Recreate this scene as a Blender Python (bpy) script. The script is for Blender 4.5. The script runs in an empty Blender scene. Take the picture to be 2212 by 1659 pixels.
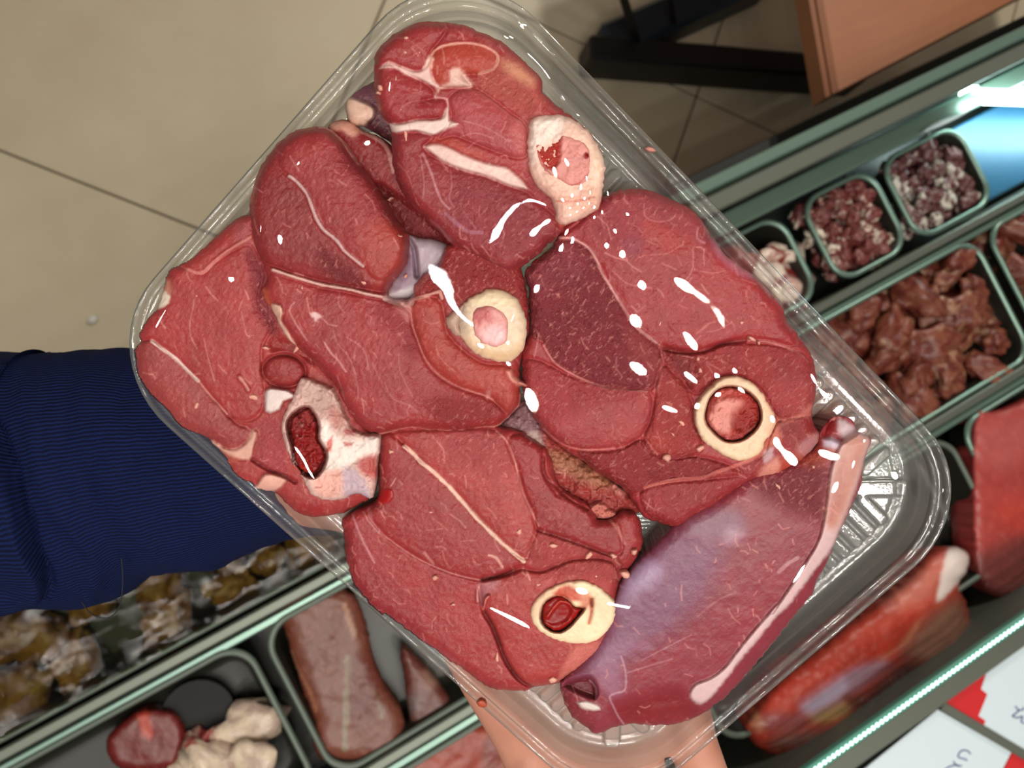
import bpy, math, random
import numpy as np
from mathutils import Matrix, Vector, noise as mnoise

# ------------------------------------------------------------------ camera
F, ZC = 1700.0, 1.75                       # focal length in photo pixels, camera height
_U = np.array([.2, .1, 1.0]); _Z = _U / np.linalg.norm(_U)
_X = np.array([2.88, 1.49, -(.2 * 2.88 + .1 * 1.49)]); _X /= np.linalg.norm(_X)
RW = np.array([_X, np.cross(_Z, _X), _Z])  # camera axes -> world axes (X runs along the counter)
scene = bpy.context.scene
col = scene.collection
cam_d = bpy.data.cameras.new('camera')
cam_d.sensor_width = 36.0
cam_d.lens = 36.0 * F / 2212.0
cam_d.clip_start = 0.01
cam_d.dof.use_dof = True
cam_d.dof.focus_distance = 0.285
cam_d.dof.aperture_fstop = 14.5
cam = bpy.data.objects.new('camera', cam_d)
col.objects.link(cam)
m4 = np.eye(4); m4[:3, :3] = RW; m4[2, 3] = ZC
cam.matrix_world = Matrix(m4.tolist())
scene.camera = cam
scene.view_settings.view_transform = 'Standard'
scene.view_settings.look = 'None'
scene.view_settings.exposure = 0.32
scene.view_settings.gamma = 1.0
scene.view_settings.use_curve_mapping = False

# ------------------------------------------------------------------ world
world = bpy.data.worlds.new('room_light')
scene.world = world
world.use_nodes = True
bg = world.node_tree.nodes['Background']
bg.inputs['Color'].default_value = (1.0, 0.96, 0.92, 1)
bg.inputs['Strength'].default_value = 0.11


# ------------------------------------------------------------------ pixel -> place
def W(u, v, z):
    """point of the room at height z seen at photo pixel (u, v)"""
    u = np.asarray(u, float); v = np.asarray(v, float); z = np.asarray(z, float) + 0 * u
    d = np.stack([(u - 1106) / F, -(v - 829.5) / F, -np.ones_like(u)], -1) @ RW.T
    t = (z - ZC) / d[..., 2]
    p = d * t[..., None]
    p[..., 2] += ZC
    return p


# the held tray: pose of a 28.5 cm rectangle from its four rim corners
_C = np.array([[181.2, 765.9], [983.1, -146.6], [2154.3, 1078.0], [1326.4, 1785.0]])   # left, top, right, bottom
_p = np.c_[(_C[:, 0] - 1106) / F, -(_C[:, 1] - 829.5) / F, -np.ones(4)]
_d = np.linalg.solve(np.c_[_p[0], -_p[1], _p[2]], _p[3])
_P = _p * np.r_[_d, 1][:, None]
_P *= 0.285 / np.linalg.norm(_P[2] - _P[1])
_ex = (_P[2] - _P[1]); TA = np.linalg.norm(_ex) / 2; _ex /= np.linalg.norm(_ex)
_ey = (_P[1] - _P[0]); TB = np.linalg.norm(_ey) / 2
_ez = np.cross(_ex, _ey); _ez /= np.linalg.norm(_ez)
_ey = np.cross(_ez, _ex)
TR = np.array([_ex, _ey, _ez])             # camera -> tray axes
TO = _P.mean(0)                            # tray centre in camera axes
_Mc = np.eye(4); _Mc[:3, :3] = TR.T; _Mc[:3, 3] = TO
MT = Matrix((m4 @ _Mc).tolist())           # tray -> world
PXM = 1.0 / 5700.0                         # metres per photo pixel at the tray
DEPTH = 0.0145                              # tray depth


def T(u, v, h):
    """tray coordinates of the point at height h over the rim plane seen at pixel (u, v)"""
    u = np.asarray(u, float); v = np.asarray(v, float); h = np.asarray(h, float) + 0 * u
    d = np.stack([(u - 1106) / F, -(v - 829.5) / F, -np.ones_like(u)], -1) @ TR.T
    o = -TO @ TR.T
    t = (h - o[2]) / d[..., 2]
    return o + d * t[..., None]


def to_world(p, frame):
    return np.asarray(p) @ np.array(frame.to_3x3()).T + np.array(frame.translation)


# ------------------------------------------------------------------ ceiling lamps
CEIL = 2.75


def lamp_at(loc, watt, radius, colour=(1, .93, .84)):
    d = bpy.data.lights.new('ceiling_downlight', 'AREA')
    d.shape = 'DISK'; d.size = radius * 2; d.energy = watt; d.color = colour
    o = bpy.data.objects.new('ceiling_downlight', d)
    o.location = loc
    col.objects.link(o)
    return o


def mirror_spot(u, v):
    """place on the ceiling that the flat film mirrors at pixel (u, v)"""
    r = np.array([(u - 1106) / F, -(v - 829.5) / F, -1.0])
    q = TR.T @ T(u, v, 0.0) + TO
    n = TR[2]
    r2 = RW @ (r - 2 * (r @ n) * n)
    q = RW @ q + np.array([0, 0, ZC])
    return q + r2 * (CEIL - q[2]) / r2[2]


LAMP_W = 2.0
for (u, v) in [(1848, 888), (1878, 1083)]:
    lamp_at(tuple(mirror_spot(u, v)), LAMP_W, 0.034)
for k in range(14):                        # a close group of small spots over the counter
    lamp_at((-.46 + .145 * (k % 4) + .05 * (k // 4 % 2), -.62 + .15 * (k // 4), CEIL), .75, 0.017)
for (x, y) in [(-.85, -.55), (-1.25, .05), (-.95, .45), (-1.6, -.6), (-.62, -.95), (-1.2, -1.2), (-.1, -1.35), (.75, -.75), (.9, -1.4), (-1.9, .5), (.35, -1.0)]:
    lamp_at((x, y, CEIL), LAMP_W, 0.034)
for (x, y) in [(2.3, 1.3), (2.5, 1.9), (2.1, 1.7)]:      # the far side of the shop, beyond the table
    lamp_at((x, y, CEIL), 16.0, 0.05)


def panel_at(loc, sx, sy, turn, watt, colour):
    d = bpy.data.lights.new('ceiling_panel', 'AREA')
    d.shape = 'RECTANGLE'; d.size = sx; d.size_y = sy; d.energy = watt; d.color = colour
    o = bpy.data.objects.new('ceiling_panel', d)
    o.location = loc; o.rotation_euler = (0, 0, math.radians(turn))
    col.objects.link(o)


panel_at((-.80, -.30, CEIL), .13, .020, -38, 1.2, (.93, .96, 1))
panel_at((-.48, -1.12, CEIL), .12, .022, -38, 1.2, (.93, .96, 1))


# ------------------------------------------------------------------ small helpers
def lin(c):
    c = np.asarray(c, float) / 255.0
    return np.where(c <= 0.04045, c / 12.92, ((c + 0.055) / 1.055) ** 2.4)


def rgba(c):
    l = lin(c)
    return (float(l[0]), float(l[1]), float(l[2]), 1.0)


def K(x0, y0, s):
    """points read off a 3.687x enlargement whose corner is at (x0, y0)"""
    return [(x0 + float(a.split(',')[0]) * .27125, y0 + float(a.split(',')[1]) * .27125) for a in s.split()]


def tag(o, label=None, cat=None, group=None, kind=None):
    if label: o['label'] = label
    if cat: o['category'] = cat
    if group: o['group'] = group
    if kind: o['kind'] = kind
    return o


def empty(name, matrix, label=None, cat=None, group=None):
    o = bpy.data.objects.new(name, None)
    o.empty_display_size = 0.02
    o.matrix_world = matrix
    col.objects.link(o)
    return tag(o, label, cat, group)


def mesh_obj(name, verts, faces, mat, parent=None, matrix=None, smooth=True, cols=None, normals=None, uv=None):
    me = bpy.data.meshes.new(name)
    me.from_pydata([tuple(map(float, v)) for v in verts], [], [tuple(map(int, f)) for f in faces])
    if smooth:
        me.polygons.foreach_set('use_smooth', [True] * len(me.polygons))
    if cols is not None:
        a = me.color_attributes.new('Col', 'FLOAT_COLOR', 'POINT')
        a.data.foreach_set('color', np.asarray(cols, np.float32).ravel())
    if uv is not None:
        l = me.uv_layers.new(name='UVMap')
        li = np.zeros(len(me.loops), int); me.loops.foreach_get('vertex_index', li)
        l.data.foreach_set('uv', np.asarray(uv, np.float32)[li].ravel())
    me.update()
    if normals is not None:
        me.normals_split_custom_set_from_vertices([tuple(map(float, n)) for n in normals])
    if mat: me.materials.append(mat)
    o = bpy.data.objects.new(name, me)
    col.objects.link(o)
    if parent: o.parent = parent
    if matrix is not None: o.matrix_world = matrix
    return o


def box(x0, x1, y0, y1, z0, z1):
    v = [(x, y, z) for z in (z0, z1) for y in (y0, y1) for x in (x0, x1)]
    f = [(0, 2, 3, 1), (4, 5, 7, 6), (0, 1, 5, 4), (2, 6, 7, 3), (0, 4, 6, 2), (1, 3, 7, 5)]
    return v, f


def bevel_box(x0, x1, y0, y1, z0, z1, b):
    """box with chamfered edges"""
    v, f = [], []
    rings = [(z0, b), (z0 + b, 0), (z1 - b, 0), (z1, b)]
    for z, i in rings:
        v += [(x0 + b, y0 + i, z), (x1 - b, y0 + i, z), (x1 - i, y0 + b, z), (x1 - i, y1 - b, z),
              (x1 - b, y1 - i, z), (x0 + b, y1 - i, z), (x0 + i, y1 - b, z), (x0 + i, y0 + b, z)]
    f.append(tuple(reversed(range(8))))
    for k in range(3):
        for i in range(8):
            j = (i + 1) % 8
            f.append((k * 8 + i, k * 8 + j, k * 8 + 8 + j, k * 8 + 8 + i))
    f.append(tuple(range(24, 32)))
    return v, f


def bar(p, q, w, h):
    """chamfered bar between two points"""
    p, q = Vector(p), Vector(q)
    d = (q - p); L = d.length; d.normalize()
    up = Vector((0, 0, 1)) if abs(d.z) < .9 else Vector((0, 1, 0))
    s = d.cross(up).normalized(); up = s.cross(d).normalized()
    v, f = bevel_box(0, L, -w / 2, w / 2, -h / 2, h / 2, min(w, h) * .12)
    return [tuple(p + d * a[0] + s * (-a[1]) + up * a[2]) for a in v], f


def tube(pts, r, n=10, closed=False):
    pts = [Vector(p) for p in pts]
    v, f = [], []
    N = len(pts)
    for i, p in enumerate(pts):
        a = pts[(i - 1) % N] if (closed or i) else p
        b = pts[(i + 1) % N] if (closed or i < N - 1) else p
        d = (b - a).normalized()
        up = Vector((0, 0, 1)) if abs(d.z) < .9 else Vector((1, 0, 0))
        s = d.cross(up).normalized(); up = s.cross(d)
        rr = r[i] if hasattr(r, '__len__') else r
        for k in range(n):
            t = 2 * math.pi * k / n
            v.append(tuple(p + s * math.cos(t) * rr + up * math.sin(t) * rr))
    for i in range(N if closed else N - 1):
        for k in range(n):
            a = i * n + k; b = i * n + (k + 1) % n
            c = ((i + 1) % N) * n + (k + 1) % n; d = ((i + 1) % N) * n + k
            f.append((a, d, c, b))
    if not closed:
        f.append(tuple(range(n))); f.append(tuple(reversed(range((N - 1) * n, N * n))))
    return v, f


def rrect(a, b, r, n=10):
    """rounded rectangle, half sizes a, b"""
    r = max(r, 1e-4)
    p = []
    for cx, cy, t0 in ((a - r, b - r, 0), (-a + r, b - r, 90), (-a + r, -b + r, 180), (a - r, -b + r, 270)):
        for k in range(n + 1):
            t = math.radians(t0 + 90 * k / n)
            p.append((cx + r * math.cos(t), cy + r * math.sin(t)))
    return p


def sd_rrect(x, y, a, b, r):
    qx = np.abs(x) - (a - r); qy = np.abs(y) - (b - r)
    return np.hypot(np.maximum(qx, 0), np.maximum(qy, 0)) + np.minimum(np.maximum(qx, qy), 0) - r


# ------------------------------------------------------------------ noise and polygons
_rng = np.random.default_rng(7)
_TAB = _rng.random((8, 256, 256))


def vn(x, y, seed=0):
    t = _TAB[seed % 8]
    x = x + seed * 17.3; y = y + seed * 9.1
    xi = np.floor(x).astype(int); yi = np.floor(y).astype(int)
    fx = x - xi; fy = y - yi
    fx = fx * fx * (3 - 2 * fx); fy = fy * fy * (3 - 2 * fy)
    a = t[xi & 255, yi & 255]; b = t[(xi + 1) & 255, yi & 255]
    c = t[xi & 255, (yi + 1) & 255]; d = t[(xi + 1) & 255, (yi + 1) & 255]
    return (a * (1 - fx) + b * fx) * (1 - fy) + (c * (1 - fx) + d * fx) * fy


def fbm(x, y, seed=0, o=3):
    s = 0; w = .5; tot = 0
    for k in range(o):
        s = s + w * vn(x * 2 ** k, y * 2 ** k, seed + k); tot += w; w *= .5
    return s / tot


def smooth(e0, e1, x):
    t = np.clip((x - e0) / (e1 - e0), 0, 1)
    return t * t * (3 - 2 * t)


def spline(pts, closed=True, step=7.0, jit=0.0, seed=0):
    p = np.asarray(pts, float); n = len(p)
    out = []
    for i in range(n if closed else n - 1):
        a = p[(i - 1) % n] if (closed or i > 0) else p[0]
        b = p[i]; c = p[(i + 1) % n]
        d = p[(i + 2) % n] if (closed or i < n - 2) else p[-1]
        m = max(1, int(np.linalg.norm(c - b) / step))
        for k in range(m):
            t = k / m
            out.append(.5 * (2 * b + (c - a) * t + (2 * a - 5 * b + 4 * c - d) * t * t + (3 * b - a - 3 * c + d) * t ** 3))
    if not closed: out.append(p[-1])
    out = np.array(out)
    if jit:
        r = np.random.default_rng(seed)
        out = out + r.normal(0, jit, out.shape)
    return out


def seg_dist(P, poly, closed=True, want=False):
    A = poly; B = np.roll(poly, -1, 0)
    if not closed: A, B = poly[:-1], poly[1:]
    best = np.full(len(P), 1e18); near = np.zeros_like(P) if want else None
    for a, b in zip(A, B):
        d = b - a; L = d @ d + 1e-12
        t = np.clip(((P - a) @ d) / L, 0, 1)
        q = a + t[:, None] * d
        e = ((P - q) ** 2).sum(1)
        m = e < best
        best[m] = e[m]
        if want: near[m] = q[m]
    return (np.sqrt(best), near) if want else np.sqrt(best)


def inside(P, poly):
    x, y = P[:, 0], P[:, 1]
    r = np.zeros(len(P), bool)
    for (x1, y1), (x2, y2) in zip(poly, np.roll(poly, -1, 0)):
        if y1 == y2: continue
        c = ((y1 > y) != (y2 > y))
        r ^= c & (x < (x2 - x1) * (y - y1) / (y2 - y1) + x1)
    return r


def sdist(P, poly, limit=60.0):
    """signed distance, positive inside; exact only near the polygon"""
    lo = poly.min(0) - limit; hi = poly.max(0) + limit
    m = ((P > lo) & (P < hi)).all(1)
    out = np.full(len(P), -limit)
    if m.any():
        Q = P[m]
        d = seg_dist(Q, poly)
        out[m] = np.where(inside(Q, poly), d, -d)
    return out


def ell(cx, cy, rx, ry, rot=0, n=20):
    t = np.linspace(0, 2 * math.pi, n, endpoint=False); c, s = math.cos(math.radians(rot)), math.sin(math.radians(rot))
    x, y = rx * np.cos(t), ry * np.sin(t)
    return list(zip(cx + x * c - y * s, cy + x * s + y * c))


# ------------------------------------------------------------------ relief pieces (meat, bone, fat)
TOPS = []          # top surfaces inside the tray, for the film


def relief(root, frame, proj, outline, height, base, ops, names, mat, step=2.1, rim=24, drop=.005, bottom=None,
           thick=.022, jit=1.0, seed=0, grain=.35, collect=False, rough=.0003, clamp=True, vary=.14, flecks=0, fibre=60):
    """a cut piece: outline in photo pixels, a height for every point, colours and seams laid on as ops.
    ops: ('area', poly, colour, feather, alpha, {opts})  ('line', pts, width, colour, alpha, {opts})  ('muscle', poly, colour, bulge, {opts})
    opts: dz height change, part id, grain, cut (steps down outside)"""
    ol = spline(outline, True, 7.0, jit, seed)
    lo, hi = ol.min(0) - step, ol.max(0) + step
    us = np.arange(lo[0], hi[0] + step, step); vs = np.arange(lo[1], hi[1] + step, step)
    gu, gv = np.meshgrid(us, vs)
    P = np.c_[gu.ravel(), gv.ravel()]
    d, near = seg_dist(P, ol, True, True)
    ins = inside(P, ol)
    d = np.where(ins, d, -d)
    keep = d > -step * 1.0
    Q = P.copy(); out = d < 0
    Q[out] = near[out]
    d = np.maximum(d, 0)
    idx = -np.ones(len(P), int); idx[keep] = np.arange(keep.sum())
    nu, nv = len(us), len(vs)
    g = np.arange(nu * nv).reshape(nv, nu)
    quads = np.stack([g[1:, :-1].ravel(), g[1:, 1:].ravel(), g[:-1, 1:].ravel(), g[:-1, :-1].ravel()], 1)
    quads = quads[keep[quads].all(1) & ins[quads].any(1)]
    quads = idx[quads]
    Q = Q[keep]; d = d[keep]
    u, v = Q[:, 0], Q[:, 1]
    n = len(Q)
    C = np.tile(lin(base), (n, 1)); G = np.full(n, grain)
    part = np.zeros(n, int)
    h = np.zeros(n)
    for op in ops:
        o = op[-1] if isinstance(op[-1], dict) else {}
        wob = (fbm(u / 9, v / 9, seed + 3) - .5) * o.get('wob', 5.0)
        if op[0] == 'muscle':
            pl = spline(op[1], True, 9.0)
            s = sdist(Q, pl)
            m = smooth(-1.5, 1.5, s + wob * .3)
            if op[2] is not None: C = C * (1 - m[:, None]) + lin(op[2]) * m[:, None]
            h += np.where(s > 0, op[3] * (1 - np.exp(-np.maximum(s, 0) / o.get('L', 16.0))), 0)
            h -= o.get('groove', .0007) * np.exp(-(s / 4.0) ** 2)
            if 'grain' in o: G = G * (1 - m) + o['grain'] * m
            if 'part' in o: part[s > 0] = o['part']
            continue
        if op[0] == 'area':
            pl = spline(op[1], True, 8.0)
            f = op[3]
            s = sdist(Q, pl) - o.get('inset', 0)
            m = smooth(-f, f, s + wob) * op[4]
        else:
            pl = spline(op[1], False, 8.0)
            s = seg_dist(Q, pl, False)
            L = np.linspace(0, 1, len(pl))
            w = op[2] * (0.65 + .7 * fbm(u / 14, v / 14, seed + 5)) + wob * .12
            m = smooth(w * .5 + 1.3, w * .5 - 1.3, s) * op[4]
        if o.get('streak'):
            a = math.radians(o['streak']); uu = u * math.cos(a) + v * math.sin(a); vv = -u * math.sin(a) + v * math.cos(a)
            m = m * smooth(.25, .75, fbm(uu / 30, vv / 4, seed + 2))
        if op[3 if op[0] == 'line' else 2] is not None:
            c = lin(op[3] if op[0] == 'line' else op[2])
            C = C * (1 - m[:, None]) + c * m[:, None]
        h += o.get('dz', 0) * (smooth(-op[3], op[3], s) if op[0] == 'area' else smooth(w * .5 + 5, 0, s))
        if 'grain' in o: G = G * (1 - m) + o['grain'] * m
        if 'part' in o: part[m > .5] = o['part']
    # short pale flecks of fat along the grain of the meat
    if flecks:
        rr = np.random.default_rng(seed)
        bx0, bx1 = Q.min(0), Q.max(0)
        for _ in range(int(flecks * (bx1 - bx0).prod() / 1e4)):
            c_ = bx0 + rr.random(2) * (bx1 - bx0)
            a_ = math.radians(fibre) + rr.normal(0, .5)
            l_ = rr.gamma(2.0, 3.2) + 2
            e_ = np.array([math.cos(a_), math.sin(a_)]) * l_
            b_ = np.array([-e_[1], e_[0]]) * rr.normal(0, .3)
            nb_ = np.where((np.abs(Q - c_) < l_ + 5).all(1))[0]
            if len(nb_) < 4: continue
            s_ = seg_dist(Q[nb_], np.array([c_ - e_, c_ + b_, c_ + e_]), False)
            w_ = rr.uniform(.9, 1.7)
            m_f = smooth(w_ + 1.2, w_ - .9, s_) * rr.uniform(.2, .6)
            C[nb_] = C[nb_] * (1 - m_f[:, None]) + lin((228, 160, 150)) * m_f[:, None]
    sat = smooth(.40, .72, 1 - C[:, 1] / np.maximum(C[:, 0], 1e-4))[:, None]
    C = C * (1 + (np.array([.90, .74, .78]) - 1) * sat)
    C = C * (1 + vary * 2 * (fbm(u / 55, v / 55, seed) - .5))[:, None]
    C = C * (1 + vary * (fbm(u / 9, v / 9, seed + 1) - .5))[:, None]
    h += rough * 2 * (fbm(u / 26, v / 26, seed + 2) - .5) + (rough * 1.5 * G) * 2 * (fbm(u / 6.5, v / 6.5, seed + 4) - .5)
    t = np.clip(d / rim, 0, 1)
    h -= drop * (1 - np.sqrt(np.maximum(0, 1 - (1 - t) ** 2)))
    hh = height(u, v) + h
    V = proj(u, v, hh)
    # skirt and underside
    e = np.concatenate([quads[:, [0, 1]], quads[:, [1, 2]], quads[:, [2, 3]], quads[:, [3, 0]]])
    key = np.sort(e, 1); key = key[:, 0].astype(np.int64) * n + key[:, 1]
    uq, inv, cnt = np.unique(key, return_inverse=True, return_counts=True)
    be = e[cnt[inv] == 1]
    bv = np.unique(be)
    cen = V[bv].mean(0)
    zt = V[bv, 2]
    zb = (bottom if bottom is not None else zt.mean() - thick)
    rings = []
    for frac, sh in ((.4, .985), (.85, .95), (1.0, .86)):
        R = V[bv].copy()
        R[:, :2] = cen[:2] + (R[:, :2] - cen[:2]) * sh
        R[:, 2] = zt + (np.minimum(zb, zt - .002) - zt) * frac
        if clamp and frame is MT: R = clamp_tray(R)
        rings.append(R)
    if clamp and frame is MT: V = clamp_tray(V)
    mp = -np.ones(n, int); mp[bv] = np.arange(len(bv))
    nb = len(bv)
    VV = np.concatenate([V] + rings + [np.array([[cen[0], cen[1], zb]])])
    CC = np.concatenate([C] + [C[bv]] * 3 + [C[bv[:1]]]); GG = np.concatenate([G] + [G[bv]] * 3 + [G[bv[:1]]])
    F4 = [quads]
    prev = be
    for k in range(3):
        nx = n + k * nb + mp[be]
        F4.append(np.stack([prev[:, 1], prev[:, 0], nx[:, 0], nx[:, 1]], 1))
        prev = nx
    F3 = np.stack([prev[:, 1], prev[:, 0], np.full(len(prev), len(VV) - 1)], 1)
    fp = np.concatenate([part[quads[:, 0]]] + [part[be[:, 0]]] * 3)
    F4 = np.concatenate(F4)
    # normals of the whole piece, so that the parts meet without a crease
    Nn = np.zeros_like(VV)
    fn = np.cross(VV[F4[:, 2]] - VV[F4[:, 0]], VV[F4[:, 3]] - VV[F4[:, 1]])
    if fn[:len(quads), 2].mean() < 0:
        F4 = F4[:, ::-1]; F3 = F3[:, ::-1]; fn = -fn
    for k in range(4): np.add.at(Nn, F4[:, k], fn)
    Nn /= np.linalg.norm(Nn, axis=1)[:, None] + 1e-12
    Nn[-1] = (0, 0, -1)
    # every separate patch of a part is a part of its own; specks stay with the flesh
    nq = len(quads)
    fp = fp.copy()
    for pid in [k for k in np.unique(fp) if k != 0]:
        sel = np.where(fp == pid)[0]
        fs_ = F4[sel]
        lab = np.arange(len(VV))
        while True:
            mn = lab[fs_].min(1)
            old = lab.copy()
            np.minimum.at(lab, fs_.ravel(), np.repeat(mn, 4))
            lab = lab[lab]
            if (lab == old).all(): break
        fl_ = lab[fs_[:, 0]]
        us_, ct_ = np.unique(fl_, return_counts=True)
        for a_, (l_, c_) in enumerate(zip(us_, ct_)):
            fp[sel[fl_ == l_]] = 0 if c_ < 40 else pid + 100 * (a_ + 1)
    org = np.array(root['org'])
    if collect: TOPS.append(V.copy())
    made = {}
    for pid in np.unique(fp):
        f4 = F4[fp == pid]
        faces = [tuple(q) for q in f4]
        if pid == 0: faces += [tuple(q) for q in F3]
        used = np.unique(np.concatenate([f4.ravel(), F3.ravel()]) if pid == 0 else f4.ravel())
        rem = -np.ones(len(VV), int); rem[used] = np.arange(len(used))
        faces = [tuple(rem[list(q)]) for q in faces]
        o = mesh_obj(names.get(pid % 100, names[0]), VV[used] - org, faces, mat, root, None, True,
                     np.c_[CC[used], GG[used]], Nn[used])
        made.setdefault(pid, o)
    return made


def wall_inset(z):
    return np.interp(-np.asarray(z), [0, .003, .005, .010, .013, .0145], [.0066, .0066, .0074, .0082, .0090, .0104])


def clamp_tray(V):
    V = V.copy()
    m = V[:, 2] < 0
    ins = wall_inset(V[:, 2]) + .0008
    a, b, r = TA - ins, TB - ins, .040 - ins * .6
    for k in range(3):
        x, y = V[:, 0], V[:, 1]
        s = sd_rrect(x, y, a, b, r)
        qx = np.maximum(np.abs(x) - (a - r), 0); qy = np.maximum(np.abs(y) - (b - r), 0)
        L = np.hypot(qx, qy) + 1e-9
        mv = np.where(m & (s > 0), s, 0)
        V[:, 0] -= np.sign(x) * mv * qx / L
        V[:, 1] -= np.sign(y) * mv * qy / L
    return V


def plane(h0, uc=0, vc=0, gu=0, gv=0):
    """height over the rim: h0 at (uc, vc), falling by gu, gv metres per 100 px"""
    return lambda u, v: h0 + gu * (u - uc) / 100 + gv * (v - vc) / 100


def thing(name, label, cat, frame, org, group=None):
    o = empty(name, frame @ Matrix.Translation(Vector([float(a) for a in org])), label, cat, group)
    o['org'] = [float(a) for a in org]
    return o


# ------------------------------------------------------------------ materials
def new_mat(name):
    m = bpy.data.materials.new(name); m.use_nodes = True
    nt = m.node_tree
    return m, nt, nt.nodes['Principled BSDF'], nt.nodes['Material Output']


def nd(nt, kind, **kw):
    n = nt.nodes.new(kind)
    for k, v in kw.items():
        if hasattr(n, k) and not isinstance(n.inputs.get(k) if k in n.inputs else None, bpy.types.NodeSocket): setattr(n, k, v)
        else: n.inputs[k].default_value = v
    return n


def mixc(nt, fac, a, b, blend='MIX'):
    n = nt.nodes.new('ShaderNodeMix'); n.data_type = 'RGBA'; n.blend_type = blend
    for s, x in ((n.inputs[0], fac), (n.inputs[6], a), (n.inputs[7], b)):
        if isinstance(x, bpy.types.NodeSocket): nt.links.new(x, s)
        elif isinstance(x, (int, float)): s.default_value = x
        else: s.default_value = x
    return n.outputs[2]


def math_n(nt, op, a, b=0.0):
    n = nt.nodes.new('ShaderNodeMath'); n.operation = op
    for s, x in ((n.inputs[0], a), (n.inputs[1], b)):
        if isinstance(x, bpy.types.NodeSocket): nt.links.new(x, s)
        else: s.default_value = x
    return n.outputs[0]


def ramp(nt, x, stops):
    n = nt.nodes.new('ShaderNodeValToRGB')
    el = n.color_ramp.elements
    while len(el) < len(stops): el.new(.5)
    for e, (p, c) in zip(el, stops):
        e.position = p; e.color = c if len(c) == 4 else (*c, 1)
    nt.links.new(x, n.inputs[0])
    return n.outputs[0]


def tex_noise(nt, scale, detail=3, rough=.5, dist=0, stretch=None, coord='Object'):
    tc = nt.nodes.new('ShaderNodeTexCoord')
    src = tc.outputs[coord]
    if stretch:
        mp = nt.nodes.new('ShaderNodeMapping'); mp.inputs['Scale'].default_value = stretch
        nt.links.new(src, mp.inputs[0]); src = mp.outputs[0]
    n = nt.nodes.new('ShaderNodeTexNoise')
    n.inputs['Scale'].default_value = scale; n.inputs['Detail'].default_value = detail
    n.inputs['Roughness'].default_value = rough; n.inputs['Distortion'].default_value = dist
    nt.links.new(src, n.inputs['Vector'])
    return n.outputs['Fac']


def bump(nt, h, strength, dist, normal=None):
    b = nt.nodes.new('ShaderNodeBump')
    b.inputs['Distance'].default_value = dist
    if isinstance(strength, bpy.types.NodeSocket): nt.links.new(strength, b.inputs['Strength'])
    else: b.inputs['Strength'].default_value = strength
    nt.links.new(h, b.inputs['Height'])
    if normal: nt.links.new(normal, b.inputs['Normal'])
    return b.outputs[0]


def simple(name, c, rough=.5, metal=0.0, bump_scale=None, bump_s=.2, vary=0.0, spec=.5):
    m, nt, p, out = new_mat(name)
    p.inputs['Base Color'].default_value = rgba(c)
    p.inputs['Roughness'].default_value = rough; p.inputs['Metallic'].default_value = metal
    p.inputs['Specular IOR Level'].default_value = spec
    if vary:
        f = tex_noise(nt, 14, 4)
        a = np.array(rgba(c)); b = a * (1 - vary); b[3] = 1
        nt.links.new(mixc(nt, f, tuple(a), tuple(b)), p.inputs['Base Color'])
    if bump_scale:
        nt.links.new(bump(nt, tex_noise(nt, bump_scale, 3), bump_s, .001), p.inputs['Normal'])
    return m


def glow(name, c, strength):
    m, nt, p, out = new_mat(name)
    p.inputs['Base Color'].default_value = rgba(c)
    p.inputs['Emission Color'].default_value = rgba(c); p.inputs['Emission Strength'].default_value = strength
    return m


def clear(name, face, edge, rough=.04, ior=1.5, power=3.0, bscale=None, bs=.1, bd=.0005, gloss=1.0, haze=0.0):
    """thin clear plastic: mirrors by Fresnel, absorbs more where it is seen edge-on"""
    m, nt, p, out = new_mat(name)
    nt.nodes.remove(p)
    lw = nt.nodes.new('ShaderNodeLayerWeight'); lw.inputs[0].default_value = .5
    e = math_n(nt, 'POWER', lw.outputs['Facing'], power)
    r0 = ((ior - 1) / (ior + 1)) ** 2
    fr = math_n(nt, 'ADD', r0, math_n(nt, 'MULTIPLY', math_n(nt, 'POWER', lw.outputs['Facing'], 4.5), 1 - r0))
    fr = math_n(nt, 'MINIMUM', math_n(nt, 'MULTIPLY', fr, gloss), .95)
    tr = nt.nodes.new('ShaderNodeBsdfTransparent')
    nt.links.new(mixc(nt, e, rgba(face), rgba(edge)), tr.inputs[0])
    gl = nd(nt, 'ShaderNodeBsdfGlossy', Roughness=rough)
    if bscale:
        b = bump(nt, tex_noise(nt, bscale, 3, .55), bs, bd)
        nt.links.new(b, gl.inputs['Normal']); nt.links.new(b, lw.inputs['Normal'])
    body = tr.outputs[0]
    if haze:
        df = nd(nt, 'ShaderNodeBsdfDiffuse', Color=(.8, .82, .8, 1))
        hm_ = nt.nodes.new('ShaderNodeMixShader'); hm_.inputs[0].default_value = haze
        nt.links.new(body, hm_.inputs[1]); nt.links.new(df.outputs[0], hm_.inputs[2]); body = hm_.outputs[0]
    mx = nt.nodes.new('ShaderNodeMixShader')
    nt.links.new(fr, mx.inputs[0])
    nt.links.new(body, mx.inputs[1]); nt.links.new(gl.outputs[0], mx.inputs[2])
    nt.links.new(mx.outputs[0], out.inputs[0])
    return m


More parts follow.
